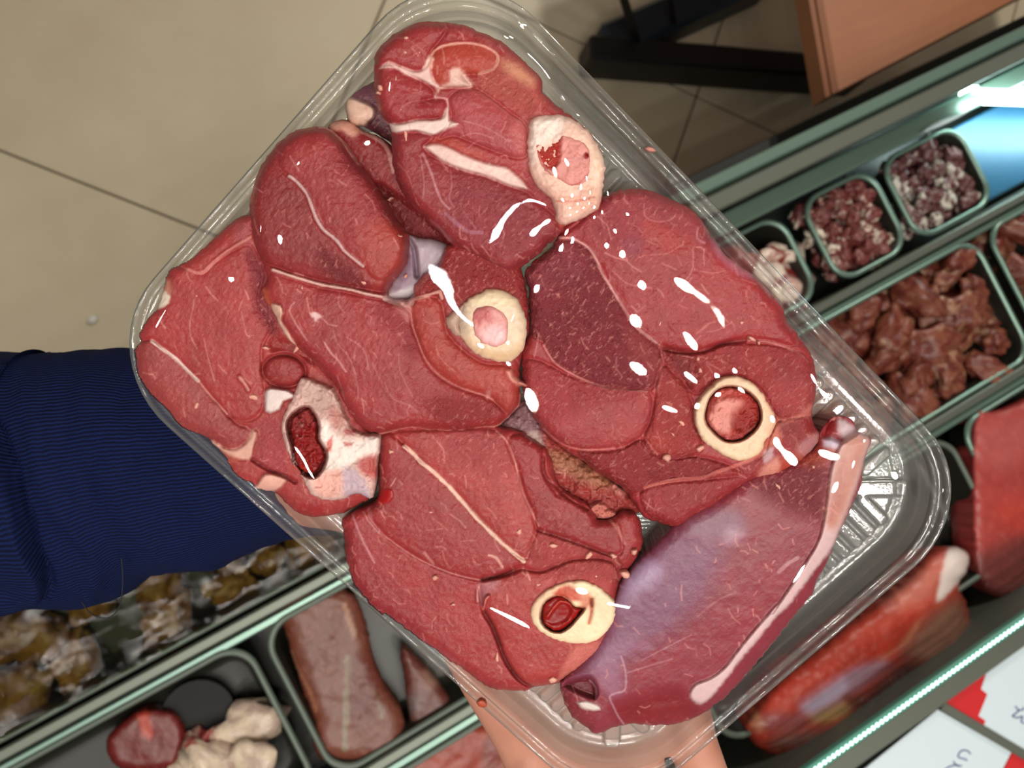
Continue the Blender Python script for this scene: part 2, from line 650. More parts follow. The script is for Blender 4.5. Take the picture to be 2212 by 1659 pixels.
def meat_material(name, fleck=.30, spec=.5, rough=.36, scale=1.0, bdist=.0005, tint=(1, 1, 1, 1)):
    m, nt, p, out = new_mat(name)
    at = nt.nodes.new('ShaderNodeAttribute'); at.attribute_name = 'Col'
    n_big = tex_noise(nt, 160 * scale, 4, .6)
    n_fl = tex_noise(nt, 850 * scale, 5, .62, .0, (1, .38, 1))
    n_fi = tex_noise(nt, 1500 * scale, 4, .6)
    c = mixc(nt, 1.0, at.outputs['Color'], tint, 'MULTIPLY')
    sp = nt.nodes.new('ShaderNodeSeparateColor'); nt.links.new(at.outputs['Color'], sp.inputs[0])
    red = math_n(nt, 'SUBTRACT', 1.25, math_n(nt, 'MULTIPLY', math_n(nt, 'DIVIDE', sp.outputs[1], math_n(nt, 'MAXIMUM', sp.outputs[0], .01)), 1.5))
    red = math_n(nt, 'MINIMUM', math_n(nt, 'MAXIMUM', red, .12), 1.0)
    c = mixc(nt, math_n(nt, 'MULTIPLY', math_n(nt, 'MULTIPLY', n_big, .65), red), c, (0.60, 0.46, 0.46, 1), 'MULTIPLY')
    fl = ramp(nt, n_fl, [(.56, (0, 0, 0, 1)), (.66, (1, 1, 1, 1))])
    fl = math_n(nt, 'MULTIPLY', fl, math_n(nt, 'MULTIPLY', at.outputs['Alpha'], fleck * 2))
    fl = math_n(nt, 'MINIMUM', fl, .45)
    c = mixc(nt, fl, c, rgba((222, 148, 138)))
    nt.links.new(c, p.inputs['Base Color'])
    s = math_n(nt, 'ADD', .10, math_n(nt, 'MULTIPLY', at.outputs['Alpha'], .9))
    b = bump(nt, n_fi, s, bdist)
    b = bump(nt, n_fl, s, bdist * 1.1, b)
    nt.links.new(b, p.inputs['Normal'])
    p.inputs['Roughness'].default_value = rough
    p.inputs['Specular IOR Level'].default_value = spec
    return m


MEAT = meat_material('raw_meat', .20, .38, .34)
BONE = meat_material('cut_bone', .12, .45, .4)
FARMEAT = meat_material('counter_meat', .3, .5, .35, .35, .001)
# ================================================================== the meat in the held tray
FLESH, DARK, LIGHT = (172, 66, 66), (148, 50, 54), (190, 80, 74)
FAT, WHITE, PINK = (226, 178, 166), (232, 208, 202), (222, 140, 128)
SILVER, CREAM = (196, 176, 184), (232, 206, 178)
BOTTOM = -DEPTH + .0015


def crumbs(root, frame, height, spots, seed=0, name='fat_crumb', mat=None, colour=(236, 176, 158)):
    """pale shreds of fat and bone lying on a cut face: (u, v, half length px, half width px, turn)"""
    org = np.array(root['org'])
    for k, (u, v, a, b, r) in enumerate(spots):
        relief(root, frame, T, ell(u, v, a, b, r, 9), lambda uu, vv: height(uu, vv) + .0016, colour, [], {0: name}, mat or BONE,
               step=2.2, rim=max(b, 2), drop=.0014, thick=.002, jit=1.1, seed=seed + k, grain=.3)


def piece(label, outline, height, base, ops, names, seed, crumb=(), bones=(), name='meat_steak', cat='meat', **kw):
    ol = np.asarray(outline)
    c = ol.mean(0)
    kw.setdefault('flecks', 4.0)
    hb = kw.get('bottom', BOTTOM)
    org = T(c[0], c[1], hb)
    root = thing(name, label, cat, MT, org)
    ops = list(ops) + [('area', b_[1], None, 3, 0.0, {'dz': -.011, 'wob': 0, 'inset': 7}) for b_ in bones if b_[0] == 'bone']
    relief(root, MT, T, outline, height, base, ops, names, MEAT, seed=seed, collect=True, **kw)
    crumbs(root, MT, height, crumb, seed * 10)
    for (nm, bol, lift, bcol, bops, bk) in bones:
        mar = bk.pop('marrow', None)
        made = relief(root, MT, T, bol, (lambda L: lambda u, v: height(u, v) + L + .0012)(lift), bcol, bops, {0: nm}, BONE, seed=seed + 40, collect=True, **bk)
        if mar:
            mol, mlift, mcol, mops, mk = mar
            b = made[0]
            b['org'] = list(np.array(root['org']))
            relief(b, MT, T, mol, (lambda L: lambda u, v: height(u, v) + L + .0016)(mlift), mcol, mops, {0: 'marrow'}, MEAT, seed=seed + 60, **mk)
            del b['org']
    del root['org']
    return root


# ---- lower slice and trimmings under the top steak
H_h = plane(-.004)
piece('dark red flap of meat half hidden under the knuckle-bone steak',
      K(500, 230, '770,150 850,110 960,120 1040,190 1180,240 1290,330 1420,430 1560,640 1700,860 1850,1060 1740,1120 1560,1090 1400,1045 1300,930 1200,760 1080,620 960,480 860,320 780,220'),
      H_h, (158, 54, 58),
      [('area', K(500, 230, '770,140 860,110 960,125 1030,180 1000,240 940,240 880,190 800,190'), (222, 168, 146), 5, .85, {'part': 1}),
       ('line', K(500, 230, '1040,200 1150,250 1230,320 1270,420 1290,520'), 9, (216, 160, 150), .8, {'part': 1}),
       ('area', K(500, 230, '1150,620 1330,720 1560,900 1700,1080 1420,1040 1290,880'), (118, 28, 34), 10, .8, {'grain': .9, 'dz': -.004})],
      {0: 'flesh', 1: 'fat_seam'}, 11, name='meat_trimming', crumb=[(842, 430, 8, 3, -30)])
piece('small purple offcut with a pale fat end beside the tray rim',
      K(740, 0, '25,790 60,730 140,690 240,650 330,640 420,900 440,1150 360,1120 260,1060 170,1010 90,1000 35,950'),
      plane(-.006), (122, 76, 88),
      [('area', K(740, 0, '28,790 90,785 160,810 250,860 245,940 160,1010 60,980 34,900'), (222, 184, 164), 5, .95, {'part': 1, 'dz': .003, 'grain': .1}),
       ('area', K(740, 0, '190,960 300,960 430,1140 330,1110 210,1030'), (70, 28, 40), 8, .9)],  # dark recess, its shade put into the colour only
      {0: 'flesh', 1: 'fat'}, 12, name='meat_trimming')
piece('lilac grey silverskin pocket between two muscles of the centre steak',
      K(500, 230, '1370,1020 1480,1040 1720,1090 1760,1180 1660,1300 1560,1420 1480,1520 1300,1560 1150,1540 1230,1460 1330,1320 1390,1180'),
      plane(-.001), (178, 160, 172),
      [('line', K(500, 230, '1400,1040 1450,1120 1470,1250 1480,1350'), 9, (116, 92, 108), .7, {'dz': -.003}),
       ('area', K(500, 230, '1400,1100 1460,1150 1470,1300 1400,1440 1300,1470 1350,1330'), (140, 112, 132), 10, .8),
       ('area', K(500, 230, '1230,1500 1330,1480 1440,1440 1450,1500 1330,1540'), (212, 204, 210), 8, .9, {'part': 1})],
      {0: 'silverskin', 1: 'fat'}, 13, name='meat_trimming', grain=.12, crumb=[(877, 596, 6, 3, -60)])
piece('tan membrane-covered scrap wedged between the right and bottom steaks',
      K(1040, 780, '130,520 250,400 340,300 440,420 580,620 800,780 1000,920 1200,1080 1270,1190 1130,1230 1060,1290 920,1290 850,1200 700,1130 590,1030 500,920 300,680 200,600'),
      plane(-.003), (162, 66, 60),
      [('area', K(1040, 780, '130,520 250,400 340,300 440,420 490,600 480,760 400,700 250,600'), (128, 98, 106), 10, .9),
       ('area', K(1040, 780, '360,600 440,560 500,680 480,780 420,700'), (196, 170, 160), 6, .7),
       ('area', K(1040, 780, '500,720 640,720 800,790 960,900 1050,980 960,1020 800,960 660,900 540,850'), (172, 118, 88), 12, .9, {'grain': .5}),
       ('area', K(1040, 780, '1040,960 1120,950 1170,1010 1140,1070 1060,1060'), (214, 142, 128), 6, .8, {'dz': .002}),
       ('area', K(1040, 780, '860,1150 960,1120 1010,1170 1080,1230 940,1260 880,1220'), (226, 146, 130), 5, .9, {'dz': .003, 'part': 1, 'grain': .8})],
      {0: 'flesh', 1: 'fat'}, 14, name='meat_trimming', rough=.0014)

# ---- F : purple shank, lower right
F_out = K(1460, 880, '60,860 300,720 600,520 900,440 1090,330 1140,200 1200,110 1290,65 1400,95 1450,190 1550,240 1530,340 1490,470 1480,600 1400,800 1310,980 1270,1080 1190,1260 1120,1400 1080,1490 960,1640') + \
    K(1100, 1209, '2120,640 2000,790 1850,960 1700,1110 1550,1220 1400,1290 1200,1320 1000,1310 830,1335 700,1385 580,1310 500,1250 440,1150 415,1060 400,990 480,900 650,720 760,500 880,200 1000,40')


def F_h(u, v):
    # a long muscle: rounded across its short axis, which runs up-left to down-right
    s = ((u - 1620) * .64 + (v - 1240) * .77) / 260.0
    return .0065 - .0068 * np.clip(s + .1, -1.5, 1.5) ** 2 * .8


ten = K(1460, 880, '1330,270 1440,200 1540,245 1500,420 1420,680 1310,960 1240,1130 1160,1230 1000,1440 880,1600') + \
    K(1100, 1209, '2150,430 2000,610 1850,790 1720,960 1620,1080 1520,1150 1440,1090 1480,1000 1600,950 1720,860 1850,690 2000,510 2140,360') + \
    K(1460, 880, '770,1640 920,1420 1060,1200 1130,1080 1170,960 1210,700 1240,480')
piece('purple-red shank muscle with a white tendon stripe in the right corner',
      F_out, F_h, (150, 62, 76),
      [('area', K(1100, 1209, '500,950 760,500 900,150 1100,-100 1400,-250 1700,-100 1600,200 1450,420 1250,620 1000,760 800,900 640,960'), (132, 88, 118), 45, .95, {'grain': .15}),
       ('area', K(1100, 1209, '880,200 1000,0 1200,60 1150,180 950,320 860,420'), (166, 140, 172), 22, .8, {'grain': .1}),
       ('area', K(1100, 1209, '700,760 900,640 1150,700 900,780 920,1030 800,1080 700,950'), (158, 116, 142), 18, .7, {'grain': .1}),
       ('area', K(1100, 1209, '1100,700 1500,560 1900,300 2100,100 2200,300 1800,650 1400,900 1000,1060'), (160, 62, 72), 50, .7, {'streak': -32}),
       ('area', K(1460, 880, '640,620 900,470 1100,380 1200,470 1210,640 1180,900 1000,860 800,760'), (122, 38, 52), 30, .85, {'grain': 1.0}),  # rough dark red, with the right steak's shadow painted in
       ('area', K(1460, 880, '960,300 1100,220 1330,280 1280,400 1060,470 960,420'), (186, 84, 58), 18, .7),
       ('area', K(1460, 880, '130,900 380,800 520,850 560,960 420,1040 250,1060 120,1000'), (134, 100, 122), 20, .8, {'grain': .1}),
       ('area', K(1460, 880, '430,960 560,1010 480,1080 380,1090'), (190, 160, 180), 16, .5),
       ('area', K(1100, 1209, '840,1180 1150,1080 1330,1050 1420,1120 1550,1200 1400,1270 1150,1300 900,1290'), (138, 40, 46), 22, .9, {'dz': -.002}),
       ('area', K(1100, 1209, '420,1050 560,1120 660,1290 690,1380 560,1300 450,1180'), (150, 58, 66), 12, .8, {'grain': .8}),
       ('area', K(1100, 1209, '500,960 640,940 690,1020 680,1100 560,1060 440,1000'), (104, 28, 36), 8, .9, {'dz': -.004}),
       ('area', K(1100, 1209, '540,1140 620,1130 720,1170 730,1200 600,1190'), (226, 214, 206), 4, .95, {'part': 2, 'dz': .001}),
       ('line', K(1100, 1209, '890,770 920,860 930,950 920,1040 860,1060 800,1090 830,1170 870,1250 920,1320'), 4, (190, 150, 168), .6),
       ('line', K(1100, 1209, '640,960 690,1020 690,1110'), 3, (190, 150, 160), .6),
       ('line', K(1100, 1209, '940,900 1100,850 1300,790'), 4, (186, 140, 156), .5),
       ('line', K(1100, 1209, '1060,800 1250,700 1450,600'), 3, (186, 140, 156), .5),
       ('line', K(1100, 1209, '1500,450 1650,330 1800,260'), 5, (190, 130, 140), .45),
       ('line', K(1460, 880, '820,1310 900,1240 970,1200'), 8, (196, 150, 160), .6),
       ('area', K(1460, 880, '1160,230 1210,110 1300,70 1400,100 1450,190 1380,250 1320,280 1230,250'), (150, 28, 34), 6, .95, {'dz': -.003}),
       ('area', K(1460, 880, '1290,100 1380,120 1440,200 1350,260 1300,200'), (212, 196, 204), 9, .8),
       ('area', K(1460, 880, '1170,260 1240,240 1320,290 1300,330 1180,310'), (206, 196, 216), 7, .85),
       ('area', ten, (218, 186, 190), 5, .93, {'part': 1, 'dz': .0016, 'grain': .12}),
       ('area', K(1460, 880, '1340,280 1440,210 1530,260 1490,430 1400,700 1290,950 1190,930 1240,600 1280,420'), (204, 148, 132), 14, .9, {'grain': .15}),
       ('area', K(1460, 880, '1290,500 1350,420 1330,700 1230,920 1220,780'), (176, 108, 100), 16, .6)],
      {0: 'muscle', 1: 'tendon', 2: 'fat'}, 15, name='meat_shank', rim=40, drop=.0055, grain=.14, rough=.00022, vary=.1,
      crumb=[(1680, 1050, 8, 4, 40), (1757, 1008, 6, 3, 10)])

# ---- C : left steak
C_out = K(260, 460, '1000,10 1080,20 1120,200 1200,330 1260,480 1240,620 1300,760 1360,900 1450,1050 1600,1180 1720,1300 1850,1420') + \
    K(260, 740, '1900,560 2010,700 2060,745 2062,900 2050,1100 2010,1230 1900,1290 1780,1355 1560,1390 1410,1360 1300,1265 1230,1195 1130,1190 1040,1170 950,1130 870,1070 820,980 800,910 740,840 690,780 560,740 450,680 370,570 240,450 150,330 115,250 105,150 80,60') + \
    K(260, 460, '108,1060 150,920 200,830 280,760 300,700 320,620 340,500 400,420 520,370 600,320 700,230 800,140 900,60')
C_h = plane(.002, 520, 820, -.0002, -.0004)
piece('broad left steak with a ragged hollow white bone, beside the navy sleeve',
      C_out, C_h, (178, 72, 70),
      [('muscle', K(260, 460, '100,1060 250,1010 330,1080 440,1160 530,1250 620,1340 700,1440 800,1540') + K(260, 740, '920,640 1040,690 1010,780 920,850 830,840 740,780 560,740 450,680 370,570 240,450 150,330 105,200'), (170, 76, 74), .0012, {'part': 1, 'L': 30}),
       ('muscle', K(260, 460, '260,1010 120,1000 200,830 320,640 400,430 560,460 650,490 760,390 900,300 1030,260 1130,480 1100,700 1200,900 1130,1060 1130,1250 1150,1500 1060,1640 900,1640 780,1520 620,1330 440,1150'), (178, 70, 70), .001, {'part': 2, 'L': 30}),
       ('area', K(260, 460, '1000,300 1100,330 1180,520 1250,800 1240,980 1150,900 1060,720 1040,500'), (140, 58, 70), 14, .8, {'grain': 1.1, 'dz': -.001}),
       ('area', K(260, 460, '920,120 1020,90 1040,260 960,250'), (196, 120, 124), 16, .6, {'grain': .9}),
       ('muscle', ell(614, 801, 47, 35, 5), (160, 58, 58), .002, {'part': 3, 'L': 12, 'groove': .002}),
       ('area', K(260, 460, '1200,1000 1330,1010 1420,1090 1540,1190 1400,1140 1290,1110 1200,1090'), (146, 40, 40), 10, .8, {'dz': -.002}),
       ('line', K(260, 460, '250,1020 330,1080 440,1160 530,1250 620,1340'), 7, WHITE, .9, {'dz': .0008, 'part': 4}),
       ('line', K(260, 460, '620,1340 700,1440 780,1530 850,1600'), 5, (220, 170, 160), .6, {'dz': .0004}),
       ('line', K(260, 460, '540,450 620,480 680,460 760,380 860,300 960,240 1040,190'), 7, (222, 150, 138), .75, {'dz': .0006}),
       ('area', K(260, 460, '296,725 325,625 355,610 400,670 385,720 350,750 300,760'), (240, 226, 206), 4, .95, {'part': 4}),
       ('area', K(260, 460, '330,600 350,520 400,540 400,650'), (224, 166, 140), 8, .7),
       ('line', K(260, 460, '590,690 575,780 555,860 560,980 610,1080'), 2.5, (214, 150, 146), .7),
       ('line', K(260, 460, '665,1000 690,1120 730,1270 750,1340'), 2.5, (214, 150, 146), .7),
       ('line', K(260, 460, '310,830 330,880 360,920'), 3, (220, 160, 150), .7),
       ('line', K(260, 460, '960,780 985,880 1010,980 1060,975'), 2.5, (210, 140, 136), .6),
       ('line', K(260, 460, '950,1310 990,1360 1020,1410'), 7, (222, 160, 150), .8, {'dz': .001}),
       ('area', K(260, 740, '1060,640 1200,600 1290,640 1300,800 1340,960 1320,1060 1180,1010 1050,930 1080,800'), (182, 84, 88), 10, .85, {'grain': 1.0}),
       ('line', K(260, 740, '1050,930 1180,1010 1300,1060 1390,1110'), 4, (120, 40, 46), .8, {'dz': -.002}),
       ('area', K(260, 740, '690,785 740,775 830,840 920,845 1000,790 1050,690 1088,715 1065,820 1035,925 940,935 860,905 790,850'), (226, 176, 158), 4, .93, {'part': 4, 'dz': .0012, 'grain': .2}),
       ('area', K(260, 740, '800,880 880,900 960,930 880,960 820,950'), (206, 110, 88), 8, .7),
       ('area', K(260, 740, '1040,1170 1090,1130 1150,1050 1230,1050 1330,1090 1240,1180 1150,1190'), (232, 180, 164), 5, .9, {'part': 4, 'dz': .002}),
       ('area', K(260, 740, '1160,380 1240,365 1340,385 1390,430 1300,470 1270,530 1200,560 1155,545'), (232, 216, 212), 4, .96, {'part': 4, 'dz': .0025, 'grain': .15}),
       ('area', K(260, 740, '1420,1290 1560,1250 1640,1370 1560,1390 1420,1360'), (170, 54, 54), 6, .9),
       ('area', K(260, 740, '1640,1260 1800,1260 1980,1230 1900,1290 1780,1350 1660,1370'), (178, 74, 74), 6, .9)],
      {0: 'flesh', 1: 'muscle', 2: 'muscle', 3: 'muscle', 4: 'fat_seam'}, 21, rim=30, drop=.006,
      crumb=[(425, 875, 9, 5, -70), (575, 752, 8, 4, 20), (548, 858, 11, 7, 10), (425, 640, 3, 3, 0), (640, 752, 4, 12, 30)],
      bones=[('bone', K(260, 740, '1285,640 1330,520 1380,420 1440,290 1560,315 1680,370 1740,470 1800,600 1860,700 1950,735 2060,745 2062,850 2040,1000 2010,1230 1880,1200 1760,1250 1600,1250 1500,1180 1440,1060 1370,960 1320,850 1290,740'), .004, (222, 184, 176),
              [('area', K(260, 740, '1640,620 1720,740 1880,780 2060,760 2030,900 1850,960 1760,1010 1650,1010 1640,860 1590,720'), (240, 228, 220), 12, .95, {'grain': .1}),
               ('area', K(260, 740, '1420,400 1560,330 1680,380 1740,480 1800,600 1700,600 1540,560 1480,480'), (196, 160, 150), 12, .8),
               ('area', K(260, 740, '1660,520 1760,540 1800,640 1700,680'), (190, 110, 96), 14, .6),
               ('area', K(260, 740, '1780,1010 1880,1020 2000,1225 1900,1250 1760,1180'), (186, 162, 176), 7, .9, {'grain': .05}),
               ('area', K(260, 740, '1580,1060 1750,1020 1760,1200 1620,1240 1540,1160'), (236, 176, 162), 10, .8),
               ('area', K(260, 740, '1900,930 2030,900 2040,1080 1960,1060 1900,1000'), (206, 84, 76), 10, .8),
               ('area', K(260, 740, '1650,780 1690,740 1680,860 1640,880'), (216, 70, 50), 4, .8),
               ('area', K(260, 740, '1780,690 1880,700 1860,740 1790,735'), (170, 50, 46), 5, .7),
               ('area', K(260, 740, '1770,790 1850,800 1840,825 1790,820'), (206, 78, 66), 4, .7),
               ('line', K(260, 740, '1190,890 1330,930 1430,1040 1540,1170'), 2.5, (236, 200, 188), .8),
               ('area', K(260, 740, '1330,620 1400,540 1500,510 1580,640 1580,760 1645,880 1620,990 1550,1075 1450,1050 1385,980 1360,820 1330,720'), (150, 22, 24), 4, .97, {'dz': -.008, 'grain': 1.0})],
              {'rim': 14, 'drop': .003, 'thick': .012, 'rough': .0012,
               'marrow': (K(260, 740, '1360,640 1420,560 1500,535 1560,640 1560,760 1620,880 1600,970 1540,1040 1460,1020 1400,960 1380,820'), -.0006, (152, 20, 22),
                          [('area', K(260, 740, '1350,640 1420,550 1510,530 1560,640 1480,640 1420,700'), (178, 72, 74), 8, .8, {'grain': 1.2}),
                           ('area', K(260, 740, '1400,980 1460,990 1500,1040 1440,1030'), (214, 60, 40), 6, .9),
                           ('area', ell(652, 919, 6, 6), (212, 140, 124), 2, .9, {'dz': .002}), ('area', ell(642, 941, 4, 4), (212, 140, 124), 2, .9, {'dz': .002})],
                          {'rim': 10, 'drop': .002, 'thick': .004, 'rough': .0012, 'grain': .7})})])

# ---- E : bottom steak
E_out = K(730, 920, '340,40 450,0 700,-20 900,-20 1150,-30 1300,0 1450,40 1630,150 1700,260 1730,400') + \
    K(1040, 780, '640,1010 760,1080 880,1170 940,1260 1060,1240 1130,1190 1230,1215 1272,1300 1285,1400 1270,1520') + \
    K(830, 1120, '2040,250 1990,350 1920,430 1875,540 1855,700 1825,820 1790,960 1740,1060 1640,1150 1500,1250 1380,1310 1200,1345 1120,1370 900,1360 750,1300 620,1200 480,1110 330,1010 150,880 0,770') + \
    K(730, 920, '370,1530 250,1430 130,1290 75,1150 60,1000 50,880 32,745 130,680 230,640 320,560 325,300 330,110')
E_h = plane(.0035, 1050, 1220, .0001, .0002)
bE = K(830, 1120, '1165,760 1185,680 1260,590 1400,515 1560,490 1680,530 1780,600 1840,690 1825,820 1760,920 1660,980 1540,1000 1400,975 1270,920 1190,840')
piece('bottom centre steak with an ivory ring bone holding bright red marrow',
      E_out, E_h, (172, 64, 66),
      [('muscle', K(730, 920, '340,90 450,60 540,165 640,270 870,480 1060,690 1300,940 1480,1080 1400,1140 1280,1190 1150,1225 1000,1200 850,1150 700,1085 560,1005 400,890 300,790 240,690 310,560 330,300'), (166, 60, 62), .0012, {'part': 1, 'L': 26}),
       ('muscle', K(730, 920, '450,50 900,30 1200,20 1330,110 1415,320 1475,520 1555,720 1580,830 1530,960 1490,1060 1310,920 1080,680 880,470 650,260 550,160'), (182, 76, 74), .0012, {'part': 2, 'L': 22}),
       ('muscle', K(730, 920, '1350,120 1450,60 1620,160 1640,380 1760,560') + K(1040, 780, '640,1010 760,1090 900,1220 1060,1260 1120,1500') + K(830, 1120, '1800,290 1600,210 1400,140 1220,80') + K(730, 920, '1560,690 1490,560 1420,300'), (162, 56, 58), .0006, {'part': 3, 'L': 24}),
       ('muscle', K(830, 1120, '760,500 880,470 1000,440 1100,400 1250,420 1500,330 1780,330 1870,450 1840,700 1800,960 1640,1150 1400,1300 1200,1345 1100,1310 1020,1220 950,1100 900,960 850,840 790,740'), (178, 70, 68), .0018, {'part': 4, 'L': 16, 'groove': .0015}),
       ('area', K(830, 1120, '1230,110 1500,170 1850,320 1880,480 1700,520 1560,470 1400,460 1200,420 1150,280'), (182, 80, 80), 12, .7, {'grain': 1.1}),
       ('area', K(730, 920, '850,60 1150,30 1330,130 1400,330 1250,420 1100,380 950,260 860,150'), (178, 88, 90), 22, .65, {'grain': 1.0}),
       ('area', K(730, 920, '50,900 120,820 230,960 330,1150 600,1450 700,1640 420,1560 250,1430 120,1280 70,1100'), (152, 50, 60), 22, .75),
       ('area', K(830, 1120, '100,820 300,960 480,1080 620,1170 520,1130 330,1020 150,900'), (206, 120, 132), 12, .5),
       ('area', K(730, 920, '1130,1250 1230,1210 1300,1240 1200,1340 1140,1420 1110,1340'), (186, 130, 136), 10, .75),
       ('line', K(730, 920, '530,165 600,220 650,280 740,350 830,430 900,500 970,580 1040,660 1110,740 1190,820 1270,900 1350,970 1420,1030 1480,1080'), 7.5, (236, 196, 176), .97, {'dz': .0012, 'part': 5, 'wob': 16}),
       ('line', K(730, 920, '200,680 260,780 330,850 420,915 560,1015 700,1090 850,1155 1000,1200 1150,1230'), 3, (214, 150, 146), .65),
       ('line', K(730, 920, '1150,1230 1280,1195 1400,1145'), 4, (90, 26, 30), .7, {'dz': -.001}),
       ('line', K(730, 920, '1260,40 1350,130 1410,280 1440,430 1490,580 1550,700 1600,800'), 3, (224, 160, 152), .85, {'dz': .0006}),
       ('line', K(830, 1120, '1220,90 1400,150 1600,220 1800,300 1900,380'), 3.5, (110, 34, 38), .6, {'dz': -.0012}),
       ('line', K(830, 1120, '770,500 745,580 745,660'), 5, (222, 160, 156), .8, {'dz': .001}),
       ('line', K(830, 1120, '790,720 860,850 910,980 960,1110 1030,1225 1120,1310 1200,1340'), 4, (84, 22, 26), .75, {'dz': -.002}),
       ('line', K(830, 1120, '790,720 810,640 830,620'), 4, (232, 150, 136), .9, {'dz': .002}),
       ('line', K(730, 920, '110,690 150,800 200,920 250,1010 290,1090'), 4.5, (208, 150, 156), .7),
       ('line', K(730, 920, '250,650 270,760 330,850'), 7, (204, 140, 144), .5),
       ('line', K(730, 920, '1200,1030 1260,1050 1310,1125'), 5.5, (228, 170, 156), .8),
       ('line', K(730, 920, '690,1010 720,1050 760,1100'), 6, (214, 150, 140), .7),
       ('line', K(730, 920, '420,480 460,420'), 3, (222, 160, 150), .7),
       ('line', K(730, 920, '700,830 830,820'), 2, (214, 146, 140), .6), ('line', K(730, 920, '980,920 1100,910'), 2, (214, 146, 140), .6),
       ('line', K(730, 920, '1500,1150 1530,1230'), 4, (222, 160, 150), .7),
       ('line', K(1040, 780, '490,760 500,900 600,1010 700,1100 840,1180'), 3, (100, 34, 36), .7, {'dz': -.001}),
       ('line', K(1040, 780, '1000,1240 1080,1330 1140,1450'), 7, (216, 150, 140), .6),
       ('area', K(830, 1120, '1880,500 1860,700 1830,830 1790,960 1740,1060 1620,1160 1480,1250 1380,1300 1450,1130 1520,1020 1680,990 1780,920 1840,820'), (222, 136, 122), 7, .85, {'part': 5, 'grain': .9}),
       ('area', K(730, 920, '310,570 350,510 430,510 440,570 390,610 310,620'), (188, 22, 24), 4, .95, {'grain': 0.0, 'dz': .0008})],
      {0: 'flesh', 1: 'muscle', 2: 'muscle', 3: 'muscle', 4: 'muscle', 5: 'fat_seam'}, 22, rim=26, drop=.006,
      crumb=[(1122, 1148, 6, 9, 15), (1196, 1178, 9, 6, 10), (1272, 1200, 5, 10, 30), (1288, 1246, 6, 6, 0), (930, 1106, 7, 5, 20), (941, 1248, 8, 5, 0),
             (845, 975, 7, 5, 30), (1193, 1468, 9, 7, 0), (1325, 1200, 7, 6, 40), (1369, 1192, 7, 6, 0), (978, 1306, 6, 3, 0), (1074, 1420, 4, 11, 0), (1165, 1262, 12, 6, -20), (1350, 1240, 10, 8, 30)],
      bones=[('bone', bE, .0022, (238, 214, 178),
              [('area', K(830, 1120, '1175,700 1260,600 1400,520 1500,510 1400,580 1280,660 1200,780'), (232, 180, 150), 12, .6),
               ('area', K(830, 1120, '1340,600 1430,540 1510,550 1570,650 1480,650 1400,625'), (206, 76, 40), 6, .9, {'grain': .05}),
               ('area', K(830, 1120, '1540,600 1640,600 1650,690 1580,720'), (222, 122, 90), 8, .75),
               ('line', K(830, 1120, '1655,640 1650,740 1630,830'), 6, (196, 90, 60), .8, {'dz': -.001}),
               ('line', K(830, 1120, '1645,640 1650,690'), 3, (70, 18, 16), .9, {'dz': -.001}),
               ('area', K(830, 1120, '1245,750 1285,660 1380,615 1450,640 1520,705 1595,715 1545,780 1475,860 1400,905 1320,890 1255,830'), (168, 26, 22), 4, .97, {'dz': -.006})],
              {'rim': 10, 'drop': .002, 'thick': .01, 'grain': .12, 'rough': .0005,
               'marrow': (K(830, 1120, '1255,750 1290,670 1380,625 1450,645 1520,710 1570,720 1530,780 1465,850 1400,890 1320,878 1265,820'), .0004, (160, 18, 18),
                          [('area', ell(1196, 1316, 38, 33), (150, 12, 14), 6, .9, {'grain': 0.0, 'dz': -.001}),
                           ('line', K(830, 1120, '1300,780 1400,660 1480,680'), 4, (206, 80, 60), .6, {'dz': .0008})],
                          {'rim': 8, 'drop': .0015, 'thick': .004, 'grain': .15, 'rough': .0006})})])

# ---- B : centre-left steak
B_out = K(500, 230, '145,760 200,560 270,420 380,280 520,190 660,160 740,165 820,205 880,270 950,375 1040,490 1130,600 1200,720 1285,880 1370,985 1408,1080 1400,1200 1360,1310 1280,1400 1240,1470') + \
    K(560, 540, '1020,365 1100,400 1190,385 1232,350 1240,280 1310,190 1420,130 1450,50 1500,-40 1640,-60 1800,-20 1950,60 2070,120 2115,250 2140,400 2147,650 2105,800 2080,900 2070,980 2090,1030 2140,1060 2155,1105 2080,1090 2085,1150 2070,1240 1990,1330 1900,1405 1800,1412 1600,1440 1400,1438 1200,1420 1060,1450 950,1470 840,1425 760,1350 660,1200 600,1070 520,980 430,890 330,800 250,730 180,640 130,530 60,430 20,320 60,215') + \
    K(500, 230, '270,1330 230,1220 180,1120 155,950')
B_h = plane(.007, 830, 650, .0001, -.0003)
bB = K(560, 540, '1650,400 1780,325 1900,310 2040,370 2110,500 2130,650 2095,800 1985,890 1820,870 1680,790 1590,650 1600,500')
